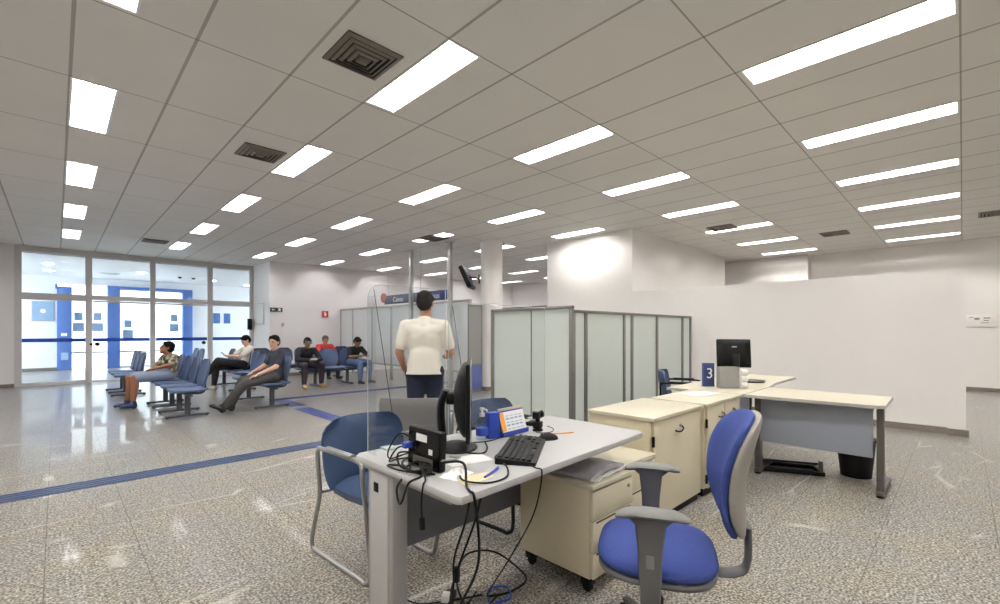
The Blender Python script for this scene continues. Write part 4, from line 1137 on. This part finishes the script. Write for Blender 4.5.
cable([(1.22, 1.66, z), (1.30, 1.72, z+.01), (1.36, 1.60, z+.004), (1.42, 1.56, z), (1.50, 1.62, z), (1.56, 1.70, z)], .004, 'black cable snaking around the monitor base')
t = thing('power_strip', (1.30, 1.70, 0), R(35), 'dark power strip on the floor under the near desk', 'power strip')
part('body', G().span(-.13, .13, -.025, .025, .001, .035, .006), 'black', t)
part('plug', G().span(-.08, -.04, -.018, .018, .035, .065, .005), 'black', t)
part('plug', G().span(.0, .045, -.018, .018, .035, .07, .005), 'white', t)

cable([(1.09, 1.60, .80), (1.06, 1.60, .86), (1.035, 1.66, .88), (1.03, 1.74, .80), (1.06, 1.78, z), (1.15, 1.80, z), (1.26, 1.80, z)], .0035, 'thin black cable arching over the small computer')
cable([(1.085, 1.56, .765), (1.05, 1.56, .78), (1.02, 1.60, z+.008), (1.04, 1.66, z), (1.00, 1.70, z), (.99, 1.60, z+.004), (1.01, 1.52, z+.008), (1.05, 1.50, z), (1.07, 1.46, z)], .004, 'black cable tangled in front of the small computer')
cable([(1.08, 1.50, .77), (1.05, 1.48, z+.02), (1.01, 1.53, z+.012), (1.03, 1.63, z+.012), (1.08, 1.70, z+.006), (1.13, 1.74, z)], .005, 'thick black cable of the tangle at the left end of the desk', plug=((1.05, 1.49, z+.018), (.03, .05, .026)))
cable([(1.10, 1.47, .79), (1.14, 1.42, .80), (1.20, 1.46, .79), (1.24, 1.53, z+.02), (1.27, 1.62, z)], .0042, 'grey cable arching between the computer and the monitor', 'desk_metal')
# ------------------------------------------------------------------ mobile drawer units
def pedestal(name, x0, x1, y0, y1, h, drawers, lb):
    t = thing(name, (x0, y0, 0), 0, lb, 'drawer unit')
    w_, d_ = x1-x0, y1-y0; zb = .088
    part('carcass', G().span(0, w_, .02, d_, zb, h-.022, .002), 'cream_side', t)
    part('top', G().span(-.004, w_+.004, -.004, d_+.004, h-.022, h, .003), 'cream_top', t)
    z = zb+.004; gap = .006
    for q, f in enumerate(drawers):
        hh = (h-.03-zb)*f-gap
        dr = part('drawer', G().span(.004, w_-.004, 0, .018, z, z+hh, .002), 'cream', t)
        z += hh+gap
        if q == len(drawers)-1: part('lock', G().tube([(w_-.05, 0, z-.045), (w_-.05, -.006, z-.045)], .010, 12), 'chrome', dr)
        else: part('pull_groove', G().span(.03, w_-.03, -.001, .004, z-gap-.012, z-gap-.004), 'vent_dark', dr)
    for cx in (.045, w_-.045):
        for cy in (.06, d_-.05):
            part('caster', G().tube([(cx-.012, cy, .026), (cx+.012, cy, .026)], .025, 16).span(cx-.028, cx+.028, cy-.028, cy+.028, .040, .088, .004), 'black', t)
    return t
pedestal('drawer_unit', 1.875, 2.26, 1.265, 1.75, .552, (.30, .36, .34), 'cream drawer unit under the near desk with a magazine on top')
pedestal('drawer_unit', 2.295, 2.675, 1.345, 1.80, .55, (.30, .36, .34), 'cream drawer unit behind the first, between desk and cupboard')
g = G()
rings = []
for k in range(9):
    f = k/8; x = -.175+.35*f; zc = .006+.030*math.sin(PI*f)**1.2
    rings.append([Vector((x, -.125, .001+zc*.55)), Vector((x, .125, .001+zc*.55)), Vector((x, .125, .014+zc)), Vector((x, -.125, .014+zc))])
g.rings(rings)
t = part('magazine_bundle', g, 'newsprint', loc=(2.085, 1.44, .553), rz=R(4))
tag(t, 'grey plastic-wrapped magazine bundle on the drawer unit under the desk', 'magazine')
part('wrapper_edge', G().rings([[Vector((-.19+.38*q/8, y, .002+.012*math.sin(q*1.9+1)**2)) for q in range(9)] + [Vector((-.19+.38*q/8, y, .0045+.012*math.sin(q*1.9+1)**2)) for q in range(8, -1, -1)] for y in (-.15, -.12)]), 'white', t)

# ------------------------------------------------------------------ low cupboards
def cupboard(x0, x1, y0, y1, h, doors, lb):
    t = thing('low_cupboard', (x0, y0, 0), 0, lb, 'cupboard', 'cream low cupboards')
    w_, d_ = x1-x0, y1-y0
    part('carcass', G().span(0, w_, .02, d_, .06, h-.026, .002), 'cream_side', t)
    part('plinth', G().span(.01, w_-.01, .03, d_-.02, .0, .06), 'black', t)
    part('top', G().span(-.008, w_+.008, -.012, d_+.008, h-.026, h, .004), 'cream_top', t)
    x = .02
    dw = (w_-.04)/doors
    for q in range(doors):
        d = part('door', G().span(x+.004, x+dw-.004, 0, .019, .065, h-.030, .003), 'cream', t)
        hx = x+dw*.48 if doors == 1 else (x+dw-.09 if q == 0 else x+dw*.45)
        part('lock_plate', G().tube([(hx+.03, 0, h-.105), (hx+.03, -.006, h-.105)], .012, 14), 'chrome', d)
        part('handle', G().tube([(hx-.06, -.004, h-.128), (hx-.05, -.022, h-.134), (hx, -.026, h-.136), (hx+.04, -.020, h-.122), (hx+.045, -.006, h-.108)], .006, 8, 4), 'black', d)
        for hz in (.14, h-.16): part('hinge', G().span(x-.010, x+.006, -.004, .012, hz-.035, hz+.035, .002), 'black', d)
        if q: part('gap_strip', G().span(x-.004, x+.004, .006, .018, .07, h-.035), 'vent_dark', t)
        x += dw
    return t
cupboard(2.80, 3.60, 1.425, 1.92, .74, 1, 'cream low cupboard with one wide door, right after the drawer units')
cupboard(3.665, 4.455, 1.415, 1.88, .74, 2, 'cream low cupboard with two doors, next to the far desk')
solo('paper_sheets', G().box((0, 0, .0014), (.30, .21, .002)).box((.03, -.02, .0034), (.29, .20, .0015), rz=.15), 'white', 'white papers lying on the two-door cupboard', 'paper', loc=(4.22, 1.70, .74), rz=R(-20))

# ------------------------------------------------------------------ far workstation
t = thing('office_desk', (0, 0, 0), 0, 'far grey desk with a blue-grey modesty panel, beside the two-door cupboard', 'desk')
part('desktop', G().rings([[Vector((x, y, z)) for x, y in ((4.52, .46), (4.56, .415), (5.19, .425), (5.22, .46), (5.22, 1.385), (4.47, 1.385), (4.47, 1.30))] for z in (DZ-.026, DZ)]), 'cream_top', t)
part('edge_band', G().rings([[Vector((x, y, z)) for x, y in ((4.517, .459), (4.558, .412), (5.192, .422), (5.223, .459), (5.223, 1.386), (4.467, 1.386), (4.467, 1.30))] for z in (DZ-.025, DZ-.002)], cap=False), 'desk_edge', t)
part('modesty_panel', G().span(4.655, 4.675, .50, 1.36, .30, DZ-.045, .002), 'modesty_blue', t)
part('top_beam', G().span(4.66, 4.72, .50, 1.36, DZ-.07, DZ-.027, .003), 'desk_metal_dark', t)
for y in (.455, 1.33):
    l = part('leg', G().span(4.63, 4.72, y-.022, y+.022, .05, DZ-.027, .005), 'desk_metal_dark', t)
    part('foot', G().span(4.61, 5.12, y-.026, y+.026, .016, .052, .012), 'desk_metal_dark', l)
    for x in (4.64, 5.09): part('leveller', G().lathe([(.024, 0), (.024, .018)], (x, y, 0), 12), 'black', l)
t = thing('office_desk', (0, 0, 0), 0, 'cream desk return carrying the far monitor, in front of the white partition', 'desk')
part('desktop', G().prism([(4.47, 1.40), (5.25, 1.40), (5.75, 1.46), (6.60, 1.46), (6.66, 1.52), (6.66, 2.12), (4.47, 2.12)], DZ-.026, DZ), 'cream_top', t)
part('edge_band', G().rings([[Vector((x, y, z)) for x, y in ((4.468, 1.398), (5.25, 1.398), (5.75, 1.457), (6.602, 1.457), (6.663, 1.518), (6.663, 2.123), (4.468, 2.123))] for z in (DZ-.025, DZ-.002)], cap=False), 'desk_edge', t)
for x in (4.56, 6.50):
    l = part('leg', G().span(x-.022, x+.022, 1.93, 2.02, .05, DZ-.027, .005), 'desk_metal_dark', t)
    part('foot', G().span(x-.026, x+.026, 1.52, 2.06, .0, .052, .012), 'desk_metal_dark', l)
part('modesty_panel', G().span(4.6, 6.48, 1.95, 1.97, .30, DZ-.05, .002), 'modesty_blue', t)
# monitor on the return, back towards us
mx, my = 5.86, 1.93
t = thing('monitor', (mx, my, DZ), R(-58), 'black monitor with its back to the viewer on the far desk return', 'monitor')
lean = Matrix.Rotation(R(-7), 4, 'X')
part('back_shell', G().rings([[Vector((sx*a, y, .31+sz*b)) for a, b in ((-1, -.94), (-.96, -1), (.96, -1), (1, -.94), (1, .94), (.96, 1), (-.96, 1), (-1, .94))] for y, sx, sz in ((.018, .19, .172), (.0, .19, .172), (-.012, .182, .164), (-.035, .12, .11))]).xf(lean), 'black', t)
part('screen', G().span(-.178, .178, .018, .0195, .15, .47).xf(lean), 'screen', t)
part('badge', G().box((0, -.0365, .385), (.055, .002, .014)).xf(lean), 'silver', t)
part('stand', G().tube([(0, -.03, .30), (0, -.055, .22), (0, -.05, .012)], [.035, .03, .03], 10, 3, flat=(1.3, .6)), 'black', t)
part('base', G().lathe([(0, .0004), (.11, .001), (.112, .008), (.04, .018), (0, .020)], (0, -.03, 0), 28), 'black', t)
# number sign and file box
t = thing('number_sign', (4.83, 1.845, DZ), R(-43), 'blue counter sign with a white number three', 'sign')
part('block', G().span(-.055, .055, -.02, .03, .002, .245, .003), 'sign_blue', t)
me = text_mesh('3', .15)
o = part('numeral', me, 'text_white', t, sharp=None); o.matrix_local = Matrix.Translation((.004, -.0215, .135)) @ Matrix.Rotation(PI/2, 4, 'X')
part('foot', G().span(-.065, .065, -.03, .04, 0, .004), 'acrylic_edge', t)
t = thing('file_box', (4.86, 1.665, DZ), R(-43), 'grey file box standing beside the blue number sign', 'box')
g = G().span(-.095, .095, -.04, -.036, .002, .215).span(-.095, .095, .036, .040, .002, .215).span(-.095, -.091, -.036, .036, .002, .215).span(.091, .095, -.036, .036, .002, .215).span(-.095, .095, -.04, .04, .0, .006)
part('box', g, 'desk_metal', t)
part('folder', G().span(-.085, .085, -.020, -.012, .008, .205).span(-.085, .085, .0, .008, .008, .20), 'kraft', t)
t = thing('paper_tray', (4.92, 1.535, DZ), R(-43), 'stack of white paper rolls beside the grey file box', 'paper')
for k in range(3):
    part('paper_roll', G().tube([(-.03, 0, .034+k*.062), (.03, 0, .034+k*.062)], .031, 18), 'white', t)
t = thing('round_tray', (5.62, 1.66, DZ), 0, 'dark round tray lying on the far desk return', 'tray')
part('dish', G().lathe([(0, .001), (.10, .002), (.125, .022), (.130, .022), (.108, .0005)], (0, 0, 0), 32), 'desk_metal_dark', t)
part('pad', G().lathe([(0, .004), (.09, .004), (.09, .009), (0, .009)], (0, 0, 0), 28), 'modesty', t)
# bin and footrest
t = thing('waste_bin', (5.20, .68, 0), 0, 'black waste bin behind the far desk panel', 'bin')
part('bucket', G().lathe([(0, .002), (.115, .002), (.145, .33), (.152, .335), (.152, .345), (.140, .345), (.112, .012), (0, .010)], (0, 0, 0), 32), 'black', t)
part('rim', G().lathe([(.150, .325), (.158, .33), (.158, .345), (.150, .35)], (0, 0, 0), 32), 'rubber', t)
t = thing('footrest', (4.98, 1.15, 0), R(115), 'black metal footrest on the floor under the far desk', 'footrest')
part('base_frame', G().span(-.25, .25, -.14, -.10, 0, .035, .006).span(-.25, .25, .10, .14, 0, .035, .006).span(-.25, -.21, -.10, .10, 0, .035, .006).span(.21, .25, -.10, .10, 0, .035, .006), 'black', t)
part('tread', G().box((0, 0, .075), (.44, .20, .02), bev=.006, rot=Matrix.Rotation(R(14), 4, 'X')), 'black', t)
part('post', G().span(-.235, -.205, .09, .13, .035, .13, .004), 'desk_metal_dark', t)
part('post', G().span(.205, .235, -.13, -.09, .035, .09, .004), 'desk_metal_dark', t)

# ------------------------------------------------------------------ visitor chairs on sled bases
def visitor_chair(loc, rz, fab, lb, sled_m='chrome', square=False):
    """faces local +y"""
    t = thing('visitor_chair', loc, rz, lb, 'chair', 'visitor chairs at the desks')
    for s in (-1, 1):
        x = s*.270; q = s*.218
        fr = part('sled_frame', G().tube([(x*.86, -.22, .63), (x, -.20, .655), (x, .16, .655), (x, .225, .63), (x, .235, .56), (q, .225, .10), (q, .18, .013), (q, .10, .012), (q, -.32, .012), (q, -.40, .03), (q*1.02, -.385, .12), (q*1.10, -.27, .36), (x*.97, -.235, .50), (x, -.235, .62), (x*.98, -.21, .653)], .0125, 10, 4), sled_m, t)
        part('arm_cap', G().tube([(x, -.12, .668), (x, .14, .668)], .017, 10, flat=(1.2, .7)), 'black' if sled_m == 'black' else sled_m, fr)
    part('cross_bar', G().tube([(-.228, -.26, .385), (.228, -.26, .385)], .011, 8), sled_m, t)
    part('cross_bar', G().tube([(-.228, .225, .37), (.228, .225, .37)], .011, 8), sled_m, t)
    rings = []
    for k, (y, z, hw) in enumerate(((-.22, .435, .21), (-.20, .45, .228), (-.05, .445, .235), (.12, .455, .235), (.21, .452, .23), (.245, .425, .21))):
        rings.append([Vector((hw*a*.90, y, z-.012+dz-(.010 if abs(a) > .9 else 0))) for a, dz in ((-1, 0), (-.92, .012), (-.4, .016), (.4, .016), (.92, .012), (1, 0), (.92, -.045), (-.92, -.045))])
    part('seat', G().rings(rings), fab, t)
    rings = []
    for q in range(13):
        v = -1+q/6; z = .612+.190*v
        wd = .272*(1-(.06 if square else .30)*max(0, v)**(9 if square else 5)-.12*max(0, -v)**3)
        yb = -.225-.03*(v+1)
        fr_, bk = [], []
        for e in range(13):
            u = -1+e/6
            y = yb+(.03 if square else .085)*abs(u)**2.2
            th = .020*(1-.7*abs(u)**6)*(1-.75*abs(v)**8)
            fr_.append(Vector((wd*u, y+th, z))); bk.append(Vector((wd*u, y-th, z)))
        rings.append(fr_+list(reversed(bk)))
    part('backrest', G().rings(rings), fab, t)
    return t
visitor_chair((1.345, 2.345, 0), PI+R(4), 'fabric_teal', 'blue visitor chair at the left end of the near desk')
visitor_chair((2.29, 2.25, 0), PI+R(4), 'fabric_teal', 'blue visitor chair behind the gel bottle on the near desk', 'black')
visitor_chair((2.14, 3.14, 0), R(-42), 'fabric_gray', 'grey visitor chair with its back to the desk, before the standing person', square=True)
visitor_chair((5.86, 2.58, 0), PI+R(20), 'fabric_teal', 'blue visitor chair beyond the far number sign', 'black')

# ------------------------------------------------------------------ office swivel chair
t = thing('office_chair', (1.712, .858, 0), R(27), 'royal blue swivel chair with grey armrests in the foreground', 'chair')
def soft_slab(sx, sy, th, z, n=4, m=12, crown=.012):
    """superellipse cushion"""
    rings = []
    for k in range(m+1):
        a = -PI/2+PI*k/m; c = abs(math.cos(a))**.45; zz_ = z+th*math.copysign(abs(math.sin(a))**.9, math.sin(a))
        rr = []
        for q in range(40):
            b = 2*PI*q/40
            rr.append(Vector((sx*c*math.copysign(abs(math.cos(b))**.62, math.cos(b)), sy*c*math.copysign(abs(math.sin(b))**.70, math.sin(b)), zz_)))
        if k in (0, m): rr = [V(p.x*.9+0, p.y*.9, p.z) if c > .01 else V(.004*math.cos(2*PI*i/40), .004*math.sin(2*PI*i/40), p.z) for i, p in enumerate(rr)]
        rings.append(rr)
    return G().rings(rings)
part('seat', soft_slab(.235, .222, .046, .452), 'fabric_blue', t, sharp=60)
part('seat_shell', soft_slab(.232, .218, .026, .412), 'chair_plastic', t, sharp=60)
def back_ring(off, zc, sc, bulge):
    return off, zc, sc, bulge
def backrest(y_front, th, sc, m, name, convex):
    rings = []; NQ = 44; K = 9
    for k in range(K+1):
        a = -PI/2+PI*k/K; c = max(.02, abs(math.cos(a))**.5); o = th*math.sin(a)
        rr = []
        for q in range(NQ):
            b = 2*PI*q/NQ
            cx, sz = math.cos(b), math.sin(b)
            z = .236*math.copysign(abs(sz)**.80, sz)
            w_ = .215*(1+.10*(z/.245))*(1-.12*max(0, -z/.245)**2)
            x = w_*math.copysign(abs(cx)**.72, cx)
            x *= c*sc; z *= c*sc
            y = y_front+o - .030*((z)/.245)*1.0 + .055*(x/.215)**2 - .045*(z/.245)**2*convex
            rr.append(Vector((x, y, .778+z)))
        rings.append(rr)
    part(name, G().rings(rings), m, t, sharp=60)
backrest(-.268, .030, 1.0, 'fabric_blue', 'backrest', 1)
backrest(-.294, .028, .985, 'chair_shell', 'back_shell', 1)
part('back_bar', G().tube([(0, -.03, .385), (0, -.20, .388), (0, -.285, .398), (0, -.325, .44), (0, -.328, .58)], .022, 12, 5, flat=(1.6, .55)), 'chair_plastic', t)
part('mechanism', G().box((0, 0, .350), (.16, .24, .045), bev=.012), 'chair_plastic', t)
part('tilt_lever', G().tube([(.08, .04, .345), (.20, .05, .34), (.24, .05, .335)], .007, 8), 'black', t)
for s in (-1, 1):
    x = s*.285
    arm = part('armrest', G().tube([(s*.10, .02, .355), (s*.22, .02, .358), (x, .02, .385), (x, .02, .45)], .026, 10, 4, flat=(1.3, .55))
               .rings([[Vector((x+a*.016, .02+b*w_, z)) for a, b in ((-1, -.9), (-1, .9), (-.6, 1), (.6, 1), (1, .9), (1, -.9), (.6, -1), (-.6, -1))] for z, w_ in ((.38, .032), (.46, .036), (.56, .040), (.65, .050), (.676, .080))]), 'chair_plastic', t)
    rings = []
    for k in range(11):
        f = k/10; y = -.105+.24*f; w_ = .042*(1-abs(2*f-1)**4*.55); h_ = .016*(1-abs(2*f-1)**6*.5)
        dz = -.018*max(0, f-.75)/.25-.010*max(0, .2-f)/.2
        rings.append([Vector((x+w_*math.cos(a), y, .690+dz+h_*math.sin(a))) for a in [2*PI*q/14 for q in range(14)]])
    part('arm_pad', G().rings(rings), 'arm_pad', arm, sharp=60)
    part('adjuster', G().box((x+s*.018, .02, .53), (.008, .026, .045), bev=.003), 'arm_pad', arm)
part('gas_column', G().lathe([(.030, .10), (.030, .25), (.018, .252), (.018, .33)], (0, 0, 0), 18), 'black', t)
for k in range(5):
    a = 2*PI*k/5+.45; c, s_ = math.cos(a), math.sin(a)
    l = part('base_leg', G().tube([(.02*c, .02*s_, .115), (.16*c, .16*s_, .10), (.29*c, .29*s_, .072)], [.036, .026, .020], 10, 3, flat=(1.0, .7)), 'chair_plastic', t)
    part('caster', G().tube([(.29*c-.022*s_, .29*s_+.022*c, .027), (.29*c-.006*s_, .29*s_+.006*c, .027)], .027, 18)
         .tube([(.29*c+.006*s_, .29*s_-.006*c, .027), (.29*c+.022*s_, .29*s_-.022*c, .027)], .027, 18).tube([(.29*c, .29*s_, .03), (.29*c, .29*s_, .075)], .010, 8), 'black', l)
